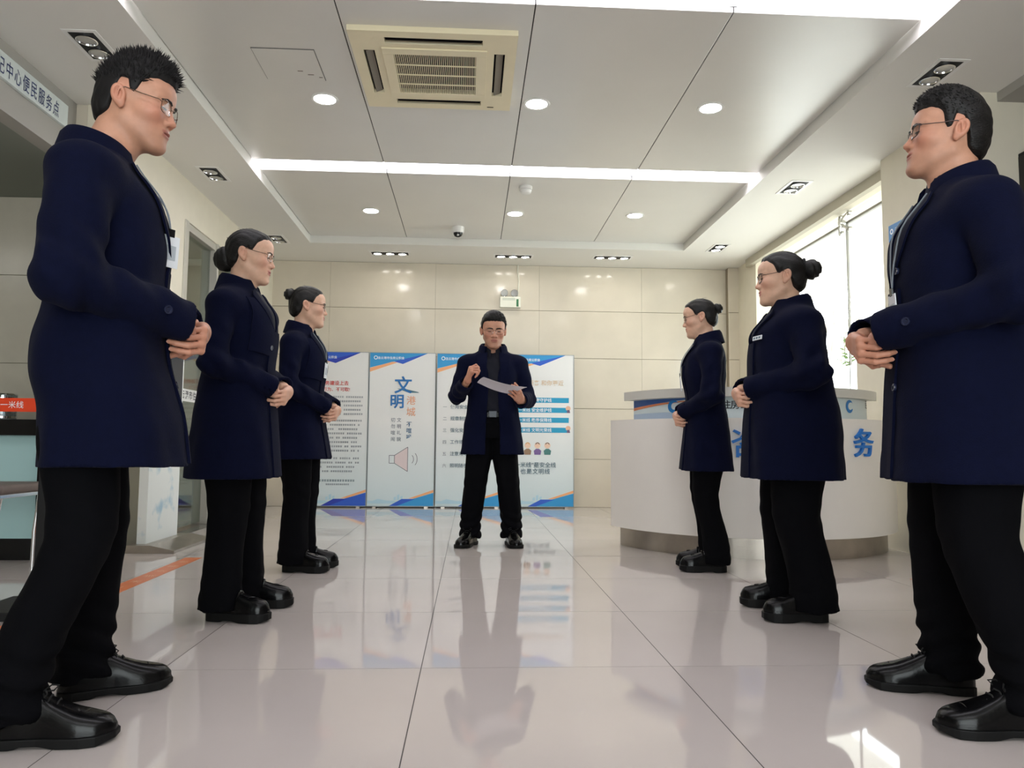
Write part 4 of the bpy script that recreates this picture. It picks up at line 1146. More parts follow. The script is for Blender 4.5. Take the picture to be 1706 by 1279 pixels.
# ------------------------------------------------------------------ shoes
def shoe(parent, pos, ang, L, wd, style):
    o = link('shoe', None, parent, (pos[0], pos[1], 0), (0, 0, ang)); o.empty_display_size = 0.05
    man = style == 'derby'
    sl = 0.024 if man else 0.036
    t = np.linspace(0, 1, 26); x = -0.27*L+L*t
    half = wd*np.interp(t, [0, .04, .12, .3, .45, .62, .75, .88, .95, 1], [.30, .55, .70, .74, .76, .93, 1.0, .86, .60, .22])
    if man: hgt = np.interp(t, [0, .04, .15, .32, .42, .55, .7, .82, .92, .97, 1], [.055, .085, .10, .105, .095, .075, .057, .048, .040, .032, .020])
    else: hgt = np.interp(t, [0, .04, .15, .3, .42, .55, .7, .82, .92, .97, 1], [.06, .085, .095, .098, .092, .078, .066, .060, .052, .040, .024])
    n = 14; V = []
    for i in range(len(t)):
        for k in range(n+1):
            a = math.pi*k/n; c, s_ = math.cos(a), math.sin(a)
            V.append((x[i], half[i]*math.copysign(abs(c)**0.7, c), sl*0.8+(hgt[i])*abs(s_)**0.75))
    F = [(i*(n+1)+k, (i+1)*(n+1)+k, (i+1)*(n+1)+k+1, i*(n+1)+k+1) for i in range(len(t)-1) for k in range(n)]
    F += [tuple(range(n+1)), tuple((len(t)-1)*(n+1)+k for k in range(n, -1, -1))]
    MB().add(V, F).build('upper', M_shoe, o, smooth=True, sharp=60)
    V = []; F = []; m = len(t)
    for i in range(m):
        lift = 0.010*sstep(np.array(t[i]), 0.86, 1.0) + (0.007*sstep(np.array(t[i]), .27, .30)*(1-sstep(np.array(t[i]), .42, .60)))
        hw_ = half[i]+0.006; wob = 0.0
        V += [(x[i]*1.02, -hw_, lift), (x[i]*1.02, hw_, lift), (x[i]*1.02, hw_+0.001, sl), (x[i]*1.02, -hw_-0.001, sl)]
    for i in range(m-1):
        b = 4*i
        for k in range(4): F.append((b+k, b+(k+1) % 4, b+4+(k+1) % 4, b+4+k))
    F += [(0, 1, 2, 3), (4*m-1, 4*m-2, 4*m-3, 4*m-4)]
    MB().add(V, F).build('sole', M_sole, o, bevel=0.003)
    top = lambda tt: sl*0.8+np.interp(tt, t, hgt)
    if man:
        for k, tt in enumerate((.42, .485, .55)):
            xx = -0.27*L+L*tt; z = top(tt)+0.002
            MB().tube([(xx, -0.020, z-0.010), (xx+.002, -0.010, z), (xx, 0.010, z), (xx-.002, 0.020, z-0.010)], 0.0022, 6).build('lace', M_lace, o, smooth=True)
        for s in (-1, 1):
            xx = -0.27*L+L*.42; z = top(.42)+.003
            MB().tube([(xx, 0, z), (xx+.012, s*.018, z+.010), (xx+.022, s*.034, z+.004), (xx+.014, s*.026, z-.006), (xx, 0, z)], 0.002, 6).build('lace', M_lace, o, smooth=True)
            MB().tube([(-0.27*L+L*.40, s*.028, top(.40)-.022), (-0.27*L+L*.50, s*.024, top(.50)-.014), (-0.27*L+L*.60, s*.012, top(.60)-.002)], 0.002, 6).build('stitched_flap', M_shoe, o, smooth=True)
        MB().tube([(-0.27*L+L*.78, y, sl*0.8+np.interp(.78, t, hgt)*abs(1-(y/(np.interp(.78, t, half)))**2)**.40+.0005) for y in np.linspace(-.9, .9, 11)*np.interp(.78, t, half)], 0.0014, 6).build('toe_seam', M_shoe, o, smooth=True)
    else:
        MB().tube([(-0.27*L+L*(.60+.16*(1-abs(q))), q*wd*.62, top(.60+.16*(1-abs(q)))-.016*q*q+.001) for q in np.linspace(-1, 1, 15)], 0.003, 6).build('apron_seam', M_shoe, o, smooth=True)
        MB().tube([(-0.27*L+L*.52, q*wd*.8, top(.52)-.026*q*q+.003) for q in np.linspace(-1, 1, 11)], [.004+.003*(1-abs(q)) for q in np.linspace(-1, 1, 11)], 6).build('saddle_strap', M_shoe, o, smooth=True)
    return o

# ------------------------------------------------------------------ a whole person
def person(spec):
    g = spec.get
    man = g('man'); ear = g('ear_z'); H = ear+0.125
    root = empty('person', (*g('pos'), 0), math.radians(g('az')))
    tag(root, g('label'), 'person', 'people standing in two rows' if not g('speaker') else None)
    skin = S_man if man else S_woman
    sg = g('bulk', 1.0)
    # --- joints, in the person's own frame: x ahead, y to the left
    lean = g('lean', 0.0); hx = g('head_x', 0.03)
    zsh = H*0.812; shw = g('shoulder', 0.185 if man else 0.165)
    hem, ha, hb = g('hem'), g('hem_a'), g('hem_b'); hcx = g('hem_cx', 0.0)
    wa_, wb_ = g('waist', (0.122, 0.165) if man else (0.112, 0.148))
    ca, cb = g('chest', (0.128, 0.180) if man else (0.122, 0.158))
    rows_ = [(hem, hcx, 0, ha, hb), (hem+0.5*(H*.52-hem), hcx*.7, 0, .5*(ha+wa_*1.14), .5*(hb+wb_*1.18)), (H*.52, 0.0, 0, wa_*1.14, wb_*1.18), (H*.62, 0.004, 0, wa_, wb_*1.04),
             (H*.725, 0.012+lean*.5, 0, ca, cb), (H*.775, 0.004+lean*.8, 0, ca*.93, cb*1.02), (H*.810, -0.008+lean, 0, ca*.72, cb*.93), (H*.838, -0.012+lean, 0, ca*.56, cb*.60), (H*.858, -0.012+lean, 0, ca*.50, cb*.42)]
    torso = Loft(rows_, 2.35)
    ph = g('seed', 0)*1.7
    def folds(th, z):
        k = sstep(-(z-H*.60), 0.0, H*.6-hem)
        return k*(0.022*np.sin(5*th+ph)+0.014*np.sin(9*th+2*ph))
    arms = g('arms'); slv = []
    for s in (-1, 1):
        sh = np.array((-0.012+lean, s*shw, zsh-0.055)); el, wr = np.array(arms[s]['elbow']), np.array(arms[s]['wrist'])
        slv.append((s, sh, el, wr))
    ru, re_, rw = g('arm_r', (0.068, 0.057, 0.050) if man else (0.060, 0.052, 0.047))
    def sleeve(P, s, sh, el, wr, shrink=0.0):
        up = s_cone(P, sh, el, ru-shrink, re_-shrink); lo_ = s_cone(P, el, wr, re_-shrink, rw-shrink)
        d = smin(up, lo_, 0.03)
        v = (wr-el)/np.linalg.norm(wr-el); cut = (A3(v)*(P-A3(wr))).sum(0)
        if shrink == 0:
            t1 = (A3(v)*(P-A3(el))).sum(0); u1 = (el-sh)/np.linalg.norm(el-sh); t0 = (A3(u1)*(P-A3(sh))).sum(0)
            wv = np.exp(-((P-A3(el))**2).sum(0)/0.014)
            d = d-0.0075*wv*np.sin(P[0]*75+P[2]*48+P[1]*20+s+ph)*np.sin(P[2]*33-P[0]*21+ph)-0.0042*sstep(t0, 0.03, 0.2)*np.sin(P[2]*34+P[0]*62+P[1]*25+ph)*np.sin(P[0]*23-P[1]*30)
        return smax(d, cut, 0.004) if shrink == 0 else d
    slot = g('open_front')
    def coat(P):
        d = torso(P, 0, folds)
        k = 0.006+0.055*sstep(P[2], H*.70, H*.79)
        dl = None
        for a in slv:
            e = sleeve(P, *a); d = smin(d, e, k)
        d = d-0.0018*np.sin(P[2]*38+P[1]*30+ph)*np.sin(P[1]*44-P[2]*17)
        for s, sh, el, wr in slv:                              # hollow cuffs
            v = (wr-el)/np.linalg.norm(wr-el)
            d = smax(d, -s_cone(P, wr-v*0.05, wr+v*0.06, rw-0.013, rw-0.013), 0.003)
        inner = np.maximum(torso(P, 0.019, folds), P[2]-(hem+0.10)) if not slot else np.maximum(torso(P, 0.019, folds), P[2]-H*.74)
        d = np.maximum(d, -inner)
        if slot:
            wv = slot(P[2]); sl_ = np.maximum(np.abs(P[1])-wv, -(P[0]-0.02)); sl_ = np.maximum(sl_, P[2]-H*.83)
            d = smax(d, -sl_, 0.006)
        if g('slit'):
            sl_ = np.maximum(np.maximum(np.abs(P[1]-g('slit'))-0.012*sstep(-P[2], -(hem+0.22), -hem), -(P[0]-0.03)), P[2]-(hem+0.22))
            d = np.maximum(d, -sl_)
        return d
    ext = max(ha, 0.30)+0.06
    hv = g('res', 0.0085)
    pts_ = np.array([p for _, a, b, c in slv for p in (a, b, c)])
    lo = (min(-ha+hcx, pts_[:, 0].min()-.08, -.2)-.03, min(-hb, pts_[:, 1].min()-.08)-.03, hem-.03); hi = (max(ha+hcx, pts_[:, 0].max()+.08)+.03, max(hb, pts_[:, 1].max()+.08)+.03, H*.87)
    V, F = nets(coat, lo, hi, hv, 2)
    coat_o = link('coat', np_mesh('coat', V, F, M_coat, True, 55), root)
    solid = lambda P: smin(torso(P, 0, folds), np.full(P.shape[1], 9., f32), 0.01)
    # --- head and neck
    yaw, pit, roll = (math.radians(v) for v in g('head', (0, 8, 0)))
    R = rotm(yaw, pit, roll); hp = np.array((hx, 0, ear)); fs = g('head_scale', 1.0); fw_ = g('face_w', 1.0)
    nr = (0.056, 0.060) if man else (0.046, 0.050)
    nb = (-0.008+lean, 0, H*.825)
    Rt = R.T.astype(f32)
    def head(P):
        Q = (Rt @ (P-A3(hp)))/fs
        d = head_field(Q, fw_, man)*fs
        nt_ = R @ np.array((-0.022, 0, -0.035))*fs+hp
        n = s_cone(P, nt_, nb, nr[0], nr[1])
        th = R @ np.array((0.030, 0, -0.075))*fs+hp
        n = smin(n, s_cone(P, th, (0.028+lean, 0, H*.835), 0.024, 0.030), 0.03)
        return smin(d, n, 0.022)
    Vh, Fh = nets(head, hp-np.array((.15, .12, .24)), hp+np.array((.16, .12, .145)), g('hres', 0.0036), 2)
    Q = ((Rt @ (Vh.T-hp[:, None]))/fs)
    tone = np.zeros((len(Vh), 4)); tone[:, 3] = 1
    lipd = np.minimum(s_ell(Q, (0.0965, 0, -0.0560), (0.0085, 0.024, 0.0058)), s_ell(Q, (0.0955, 0, -0.0665), (0.0085, 0.021, 0.0062)))
    tone[:, 0] = np.clip(1-(lipd+0.001)/0.0035, 0, 1)*0.8
    ay_ = np.abs(Q[1])
    tone[:, 1] = np.clip(np.exp(-((Q[0]-.075)**2+(ay_-.042)**2+(Q[2]+.022)**2)/0.0009)*0.5+np.clip((ay_-.071)/.006, 0, 1)*0.28+np.exp(-((Q[0]-.108)**2+Q[1]**2+(Q[2]+.03)**2)/0.0002)*0.4, 0, 1)
    if man: tone[:, 2] = np.clip((-Q[2]-.035)/.04, 0, 1)*np.clip((Q[0]-.02)/.03, 0, 1)*0.28
    # --- hands
    hs = []
    for s, sh, el, wr in slv:
        hd = arms[s]; v = (wr-el)/np.linalg.norm(wr-el)
        parts = hand_parts(hd['hand_w'] if 'hand_w' in hd else wr+v*0.012, hd['d'], hd['n'], hd['side'], hd['curl'], hd['thumb'], 1.0 if man else 0.88, hd.get('spread', 0.06))
        w0 = np.array(parts[0][0]); pp = np.array([p for a in parts for p in (a[0], a[1])])
        fr_ = (wr-v*0.07, parts[2][0]*0.0+np.mean([parts[i][0] for i in (0, 4, 8, 12)], 0), 0.028 if man else 0.024, 0.0215 if man else 0.019)
        ff = hand_field(parts, fr_)
        lo_ = np.minimum(pp.min(0), (wr-v*.07))-.035; hi_ = np.maximum(pp.max(0), (wr-v*.07))+.035
        v_, f_ = nets(ff, lo_, hi_, g('handres', 0.0032), 2)
        nails = []
        hs.append((v_, f_, parts, hd))
    # --- hidden rest of the body, coarse
    feet = g('feet')
    def core(P):
        d = torso(P, 0.03 if not slot else 0.07)
        d = np.maximum(d, -(P[2]-H*.45))
        d = smin(d, s_cone(P, nb, (nb[0], 0, H*.78), nr[1], nr[1]+.01), 0.04)
        for s, sh, el, wr in slv:
            d = smin(d, smin(s_cone(P, sh, el, 0.045, 0.036), s_cone(P, el, wr, 0.036, 0.025), 0.02), 0.02)
        for s in (-1, 1):
            fx, fy, _ = feet[s]
            d = smin(d, smin(s_cone(P, (g('hip_x', 0.0)*.6, s*.085, H*.5), (0.015+g('hip_x', 0.0)*.9, s*.09+(fy-s*.09)*.5, H*.27), .075, .05), s_cone(P, (0.015+g('hip_x', 0.0)*.9, s*.09+(fy-s*.09)*.5, H*.27), (fx-.012, fy, .14), .05, .030), .03), .03)
        return d
    Vc, Fc = nets(core, (lo[0], lo[1], 0.04), (hi[0], hi[1], H*.845), 0.018, 1)
    allV, allF, allT = [Vh], [Fh], [tone]
    off = len(Vh)
    for v_, f_, *_ in hs:
        allV.append(v_); allF.append(f_+off); off += len(v_)
        tn = np.zeros((len(v_), 4)); tn[:, 3] = 1; tn[:, 1] = 0.25; allT.append(tn)
    allV.append(Vc); allF.append(Fc+off); tn = np.zeros((len(Vc), 4)); tn[:, 3] = 1; allT.append(tn)
    bme = np_mesh('body', np.concatenate(allV), np.concatenate(allF), skin)
    at = bme.color_attributes.new('skin_tone', 'FLOAT_COLOR', 'POINT'); at.data.foreach_set('color', np.concatenate(allT).astype(f32).ravel())
    body_o = link('body', bme, root)
    for v_, f_, parts, hd in hs:                               # finger nails
        nn = np.array(hd['n'], float)
        for i in range(4):
            a, b, ra, rb, _ = parts[i*4+3]; dv = (b-a)/np.linalg.norm(b-a); dd = np.array(hd['d'], float)/np.linalg.norm(hd['d'])
            bk = nn-dv*nn.dot(dv)
            if np.linalg.norm(bk) < .3: bk = dd*1.0-dv*dd.dot(dv)
            cu = sum(hd['curl'][i]); bk = nn*math.cos(cu)+dd*math.sin(cu); bk -= dv*bk.dot(dv); bk /= np.linalg.norm(bk); tt = np.cross(bk, dv)
            c0 = b-dv*0.003+bk*(rb*0.86)
            Vn = [c0+dv*(.0075*math.cos(q))+tt*(.0050*math.sin(q))-bk*(.0022*abs(math.sin(q))**2) for q in np.linspace(0, 2*math.pi, 11)[:-1]]
            Vn += [p_+bk*0.0012 for p_ in Vn]
            mk('nail', Vn, [tuple(range(10, 20))]+[(k, (k+1) % 10, 10+(k+1) % 10, 10+k) for k in range(10)], mat('nail_pink', srgb(214, 160, 142), 0.25), body_o, smooth=True, sharp=60)
    MH = Matrix.Translation(hp) @ Matrix(R).to_4x4() @ Matrix.Scale(fs, 4) @ Matrix.Diagonal((1, fw_, 1, 1))
    # eyes, brows
    for s in (-1, 1):
        eo = MB().ell((0, 0, 0), (0.0090, 0.0125, 0.0030 if g('eyes', 'down') == 'down' else 0.0038), 14, 8).build('eye', M_eye, body_o, smooth=True)
        eo.matrix_local = MH @ Matrix.Translation((0.0868, s*0.0305, 0.0024)) @ Matrix.Rotation(s*0.42, 4, 'Z')
        bpts = [(0.1005, 0.010), (0.1005, 0.020), (0.0960, 0.033), (0.0865, 0.047)]; bz = [0.0215, 0.0245, 0.0262, 0.022]
        bl = [MH @ Vector((bx_, s*by_, z_)) for (bx_, by_), z_ in zip(bpts, bz)]
        MB().tube(bl, ([0.0028, 0.0042, 0.0036, 0.0014] if man else [0.0022, 0.0032, 0.0028, 0.0012]), 6).build('eyebrow', M_hairmat, body_o, smooth=True)
    # --- hair
    hk = g('hair'); top, side = g('hair_vol', (0.016, 0.006) if man else (0.008, 0.008))
    hf = hair_field(man, top, side, fw_)
    Vr, Fr = nets(hf, (-.16, -.12, -.11), (.15, .12, .19), 0.0045, 1)
    W = lambda v: (np.asarray(v)*fs) @ R.T+hp
    if man:                                                    # short strands
        n_ = np.array([grad(hf, p) for p in Vr[RNG.choice(len(Vr), g('strands', 900))]]) if False else None
        sel = np.nonzero((Vr[:, 2] > 0.045) & (np.abs(Vr[:, 2]-hair_line(Vr[:, 0], True)) > 0.012))[0]
        sel = RNG.choice(sel, min(len(sel), g('strands', 1400)), replace=False)
        P = Vr[sel].T.astype(f32); e = .003
        gd = np.stack([hf(P+A3(np.eye(3)[k]*e))-hf(P-A3(np.eye(3)[k]*e)) for k in range(3)]).T; gd /= np.maximum(np.linalg.norm(gd, axis=1), 1e-6)[:, None]
        fl = np.array(g('flow', (0.2, 0, 0.6))); dr = gd*g('stand', 1.0)+fl[None]+RNG.normal(0, .22*g('stand', 1.0)+.05, gd.shape); dr /= np.linalg.norm(dr, axis=1)[:, None]
        ln = g('strand_len', 0.018)*RNG.uniform(.5, 1.15, len(sel)); rr = 0.0030
        sv, sf = [], []
        for p, d_, l, nn in zip(Vr[sel], dr, ln, gd):
            u = np.cross(d_, nn+np.array((.1, .2, .3))); u /= np.linalg.norm(u); w_ = np.cross(d_, u); k = len(sv)
            b0 = p-nn*0.004
            sv += [b0+u*rr, b0-u*rr*.5+w_*rr*.87, b0-u*rr*.5-w_*rr*.87, b0+d_*l]; sf += [(k, k+1, k+3, k+3), (k+1, k+2, k+3, k+3), (k+2, k, k+3, k+3)]
        allv = np.concatenate([W(Vr), W(np.array(sv))]); me = bpy.data.meshes.new('hair')
        fl_ = [tuple(q) for q in Fr]+[tuple(x+len(Vr) for x in q[:3]) for q in sf]
        me.from_pydata([tuple(v) for v in allv], [], fl_); me.materials.append(M_hairmat if hk == 'spiky' else M_hair)
        me.polygons.foreach_set('use_smooth', [True]*len(me.polygons)); me.update()
        hair_o = link('hair', me, root)
        if hk == 'spiky':                                      # closely cropped sides
            def crop(P):
                d = s_ell(P, (-0.004, 0, 0.034), (0.0985, 0.0785*fw_, 0.089)); z = P[2]
                d = smax(d, z-0.062-0.25*P[0], 0.01)
                return smax(d, (hair_line(P[0]-0.004, True)-0.004-z)*0.75, 0.006)
    else:
        hair_o = link('hair', np_mesh('hair', W(Vr), Fr, M_hair), root)
        bc, br, tw = g('bun')
        def bun(P):
            q = P-A3(bc); d = s_ell(P, bc, br)
            an = np.arctan2(q[1], q[2]); rad = np.sqrt(q[1]**2+q[2]**2)
            d = d+0.0030*np.sin(an*2+rad*260+q[0]*120)*tw
            return d
        Vb, Fb = nets(bun, np.array(bc)-np.array(br)-.012, np.array(bc)+np.array(br)+.012, 0.0042, 1)
        link('bun', np_mesh('bun', W(Vb), Fb, M_hair), hair_o)
        if g('tie'):
            ct, dt_, rt = g('tie'); ct, dt_ = np.array(ct, float), np.array(dt_, float); dt_ /= np.linalg.norm(dt_)
            u = np.cross(dt_, (0, 1, 0)); u /= np.linalg.norm(u); w_ = np.cross(dt_, u)
            MB().tube([W([ct+u*rt*math.cos(q)+w_*rt*math.sin(q)])[0] for q in np.linspace(0, 2*math.pi, 25)[:-1]], 0.006, 8, True).build('hair_tie', M_lace, hair_o, smooth=True)
        if g('pin'):
            a, b = g('pin'); MB().tube([W([a])[0], W([(np.array(a)+np.array(b))/2])[0], W([b])[0]], [.004, .0045, .0012], 6).build('hair_pin', M_lace, hair_o, smooth=True)
        fz = MB()                                              # loose hairs
        for k in range(14):
            x0 = RNG.uniform(-.06, .07); y0 = RNG.uniform(-.05, .05); z0 = .034+(.091+.006)*math.sqrt(max(0.05, 1-((x0+.006)/.107)**2-(y0/.084)**2))
            P0 = np.array((x0, y0, z0)); D0 = np.array((RNG.uniform(-.03, .02), RNG.uniform(-.01, .01), RNG.uniform(.001, .004)))
            fz.tube([W([P0])[0], W([P0+D0*.5+np.array((0, 0, .002))])[0], W([P0+D0])[0]], [.0007, .0006, .0003], 4)
        fo = fz.build('stray_hair', M_hairmat, hair_o); fo['kind'] = 'stuff'
    if g('glasses'): glasses(root, MH, g('glasses'))
    # --- shirt collar and coat collar
    def band(name, m, ctr, rx, ry, stand, fall, flare, gap, tip, thick, parent, tilt=0.0, back=0.0):
        n = 44; V = []; F = []
        for i in range(n+1):
            q = i/n; th = math.radians(180)+(q-.5)*2*(math.pi-gap); k = abs(q-.5)*2; ke = k**3
            c, s_ = math.cos(th), math.sin(th); out = np.array((c, s_, 0))
            drop = -tilt*(c+1)*.5
            base = np.array(ctr)+np.array((rx*c, ry*s_, drop))
            st = stand*(1-0.30*ke); p = [base-np.array((0, 0, .02)), base+np.array((0, 0, st))-out*.004, base+np.array((0, 0, st+.004))+out*.004,
                 base+np.array((0, 0, st*.8))+out*(flare*.45), base+np.array((0, 0, st-fall*(1+tip*ke)))+out*(flare+.010*ke)+np.array((.012*ke, 0, 0)),
                 base+np.array((0, 0, st-fall*(1+tip*ke)+.002))+out*(flare-thick+.010*ke)+np.array((.012*ke, 0, 0)), base+np.array((0, 0, st*.7))+out*(flare*.3-thick*.6), base+np.array((0, 0, -.02))+out*(-.001)+out*thick*.4]
            V += p
        k = 8
        for i in range(n):
            for j in range(k): F.append((i*k+j, i*k+(j+1) % k, (i+1)*k+(j+1) % k, (i+1)*k+j))
        F += [tuple(range(k)), tuple(n*k+j for j in range(k-1, -1, -1))]
        return MB().add(V, F).build(name, m, parent, smooth=True, sharp=60)
    cz = H*.842
    band('collar', M_coat, (-0.010+lean, 0, cz+g('collar_dz', 0)), 0.078 if man else 0.068, 0.082 if man else 0.072, 0.060 if man else 0.050, 0.086 if man else 0.068, 0.036 if man else 0.031, g('collar_gap', .45), .75, .007, coat_o, tilt=.030)
    shirt_o = band('shirt_collar', M_shirt, (-0.006+lean, 0, cz+.006), 0.066 if man else 0.056, 0.067 if man else 0.057, 0.040, 0.044, 0.014, .22, .5, .004, root, tilt=.034)
    # --- front of the coat: V opening, lapels, flap, buttons
    vz = g('v_z', H*.66); fx = (-1, 0, 0); X = 0.0
    fy = g('flap_y', -0.055)
    tz = H*.828
    Cf = coat if slot else solid
    if not slot:
        drape('shirt_front', solid, patch4((X, -.052, tz), (X, .052, tz), (X, fy*.4+.006, vz), (X, fy*.4-.006, vz)), 12, 20, fx, .001, .002, M_shirt, shirt_o)
        for s in (-1, 1):
            drape('lapel', solid, lambda u, v, s=s: np.array((X, s*(.050+.052*u*(1-.75*v)*(1 if v > .12 else .55+3.7*v))*(1-v)+fy*.4*v+s*.012*v*(1-u)+s*u*.05*math.sin(math.pi*min(v*1.2, 1))*.6, tz-(tz-vz)*v-.012*u)),
                  8, 26, fx, lambda u, v: .003+.006*u*(1-v), .005, M_coat, coat_o)
        drape('front_flap', solid, patch4((X, fy-.004, vz+.01), (X, fy+.085, vz+.01), (X, fy+.10, hem+.006), (X, fy-.008, hem+.006)), 10, 40, fx, .001, .007, M_coat, coat_o)
    else:
        for s in (-1, 1):
            drape('lapel', solid, lambda u, v, s=s: np.array((X, s*(.040+.075*u*(1-.7*v)+.012*v), tz-.005-(tz-vz)*v-.03*u*(1-v))), 8, 22, fx, lambda u, v: .004+.012*u*(1-v), .009, M_coat, coat_o)
    def button(y, z, d=fx, ff=None, r=.011):
        p = trace(ff or solid, [(X, y, z)], d)[0]; n = Vector(grad(ff or solid, p, .008))
        q = Vector(p)+n*.008
        M = n.to_track_quat('Z', 'Y').to_matrix().to_4x4(); M.translation = q
        b = MB().lathe([(.0005, .001), (r*.55, .001), (r*.7, .003), (r*.95, .003), (r, 0), (r*.9, -.004)], 18).build('button', M_button, coat_o, smooth=True); b.matrix_local = M
    for y, z in g('buttons', ()): button(y, z)
    for s in g('cuff_buttons', ()):
        _, sh, el, wr = slv[0 if s < 0 else 1]; v = (wr-el)/np.linalg.norm(wr-el); p = wr-v*.045; dn = np.array((-.25*0, -s*1.0, -.05))
        up = lambda P, a=slv[0 if s < 0 else 1]: sleeve(P, *a)
        pt = trace(up, [p], dn, .12)[0]; n = Vector(grad(up, pt, .008)); M = n.to_track_quat('Z', 'Y').to_matrix().to_4x4(); M.translation = Vector(pt)+n*.001
        b = MB().lathe([(.0005, .001), (.006, .001), (.008, .004), (.011, .004), (.012, 0), (.011, -.004)], 18).build('cuff_button', M_button, coat_o, smooth=True); b.matrix_local = M
    if g('storm_flap'):
        s = g('storm_flap')
        drape('storm_flap', solid, patch4((X, s*.045, H*.80), (X, s*.135, H*.80), (X, s*.150, H*.665), (X, s*.02, H*.655)), 14, 18, fx, .002, .006, M_coat, coat_o)
    for s in g('pockets', ()):
        d_ = np.array((-.75, -s*.66, 0))
        drape('pocket_welt', solid, patch4((.1, s*.13, H*.545), (.1, s*.155, H*.545), (.1, s*.13, H*.455), (.1, s*.105, H*.455)), 4, 12, d_, .001, .005, M_coat_lining, coat_o)
    # --- badge on a cord
    if g('badge'):
        by, bz, tiltb = g('badge')
        c = []
        pr = trace(solid, [(X, by, bz+.075)], fx)[0]
        for s in (-1, 1):
            ys = np.linspace(0, 1, 12); pts = [(X, s*.055*(1-q)+by*q, tz-.01-(tz-.01-bz-.075)*q) for q in ys]
            S = trace(solid, pts, fx); S = [Vector(p)+Vector(grad(solid, p))*.013 for p in S]
            MB().tube(S, .0022, 6).build('lanyard', M_lany, root, smooth=True)
        n = Vector((1, 0, 0)); q = Vector(pr)+Vector((.016, 0, 0))
        bo = link('badge', None, root); bo.empty_display_size = .03; bo.location = q; bo.rotation_euler = (0, math.radians(tiltb), math.radians(g('badge_yaw', 0)))
        MB().box((-.0015, -.029, -.105), (.0015, .029, -.018)).build('card', M_card, bo, bevel=.001)
        MB().box((.0016, -.018, -.085), (.0022, .018, -.045)).build('card_print', mat('card_grey', srgb(176, 184, 190), .4), bo)
        MB().box((-.003, -.010, -.022), (.003, .010, 0)).build('clip', M_black, bo, bevel=.001)
    if g('name_tag'):
        y, z = g('name_tag'); p = trace(solid, [(X, y, z)], fx)[0]; n = Vector(grad(solid, p, .01))
        M = n.to_track_quat('X', 'Z').to_matrix().to_4x4(); M.translation = Vector(p)+n*.009
        t_ = MB().box((-.001, -.035, -.009), (.003, .035, .009)).build('name_tag', M_card, root, bevel=.001); t_.matrix_local = M
        for k in range(3):
            q_ = MB().box((.0031, -.028+.02*k, -.004), (.0034, -.014+.02*k, .004)).build('name_print', I_slate, t_)
    # --- trousers
    tr = g('leg_r', (0.098, 0.078, 0.070) if man else (0.092, 0.076, 0.082)); cuff = g('cuff_z', 0.055 if man else 0.045)
    hipz = H*.50
    def trous(P):
        d = None
        for s in (-1, 1):
            fx_, fy_, _ = feet[s]; hpx = g('hip_x', 0.0); kn = (0.018+hpx*.9, s*.088+(fy_-s*.088)*.45, H*.275)
            L = Loft([(cuff, fx_-.020, fy_, tr[2]*1.06, tr[2]), (cuff+.10, fx_-.016, fy_, tr[2]*1.0, tr[2]*.97), (H*.16, fx_*.6+kn[0]*.4-.012, fy_*.6+kn[1]*.4, tr[1]*.97, tr[1]*.94), (H*.275, kn[0], kn[1], tr[1]*1.02, tr[1]*.98), (H*.40, hpx, s*.088, tr[0]*1.06, tr[0]*.95), (hipz+.04, hpx*.6, s*.078, tr[0]*1.18, tr[0]*.98)], 2.1)
            e = L(P)
            z = P[2]; wv = (1-sstep(z, .10, .32)) if man else (1-sstep(z, .05, .3))*.4
            e = e-(.0065 if man else .004)*wv*np.sin(z*95+P[1]*35*s+P[0]*40+ph)-.002*np.exp(-((z-H*.275)/.07)**2)*np.sin(z*70+P[0]*50+ph)
            e = e-.0025*np.sin(P[1]*60+ph)*np.sin(P[0]*70+z*9)
            e = smax(e, -np.maximum(L(P, .017), z-(cuff+.045)), .003)
            d = e if d is None else smin(d, e, .012)
        if slot: d = smin(d, Loft([(H*.46, 0, 0, wa_*.95, wb_*.98), (H*.575, 0.004, 0, wa_*.86, wb_*.9)], 2.2)(P), .03)
        return d
    fxs = [feet[s][0] for s in (-1, 1)]; fys = [feet[s][1] for s in (-1, 1)]
    Vt, Ft = nets(trous, (min(fxs)-.17, min(fys)-.15, cuff-.02), (max(max(fxs), 0)+.17, max(fys)+.15, H*.60), g('res', .0085), 2)
    trous_o = link('trousers', np_mesh('trousers', Vt, Ft, M_trou, True, 60), root)
    if slot:                                                   # shirt and belt show between the open fronts
        sh_l = Loft([(H*.56, 0.004, 0, wa_*.84, wb_*.86), (H*.62, .006, 0, wa_*.84, wb_*.88), (H*.725, .012+lean*.5, 0, ca*.86, cb*.86), (H*.79, lean*.8, 0, ca*.78, cb*.8), (H*.83, -.01+lean, 0, ca*.56, cb*.5)], 2.3)
        fsh = lambda P: sh_l(P)-.0025*np.sin(P[2]*60+P[1]*50)
        Vs, Fs = nets(fsh, (-.2, -.25, H*.54), (.22, .25, H*.85), .010, 1)
        link('shirt', np_mesh('shirt', Vs, Fs, M_shirt), root)
        bl_ = Loft([(H*.548, .004, 0, wa_*.89, wb_*.92), (H*.572, .004, 0, wa_*.88, wb_*.91)], 2.2)
        Vs, Fs = nets(lambda P: bl_(P), (-.2, -.25, H*.53), (.22, .25, H*.59), .006, 1)
        be = link('belt', np_mesh('belt', Vs, Fs, M_shoe, True, 50), trous_o)
        bxx = wa_*.89+.005
        MB().box((bxx, -.028, H*.546), (bxx+.010, .028, H*.574)).build('belt_buckle', mat('buckle_grey', srgb(60, 62, 66), .4, metal=.6), be, bevel=.003)
    for s in (-1, 1):
        fx_, fy_, an = feet[s]
        shoe(root, (fx_, fy_), math.radians(an), g('shoe_len', .285 if man else .255), g('shoe_w', .050 if man else .046), 'derby' if man else 'loafer')
    return root

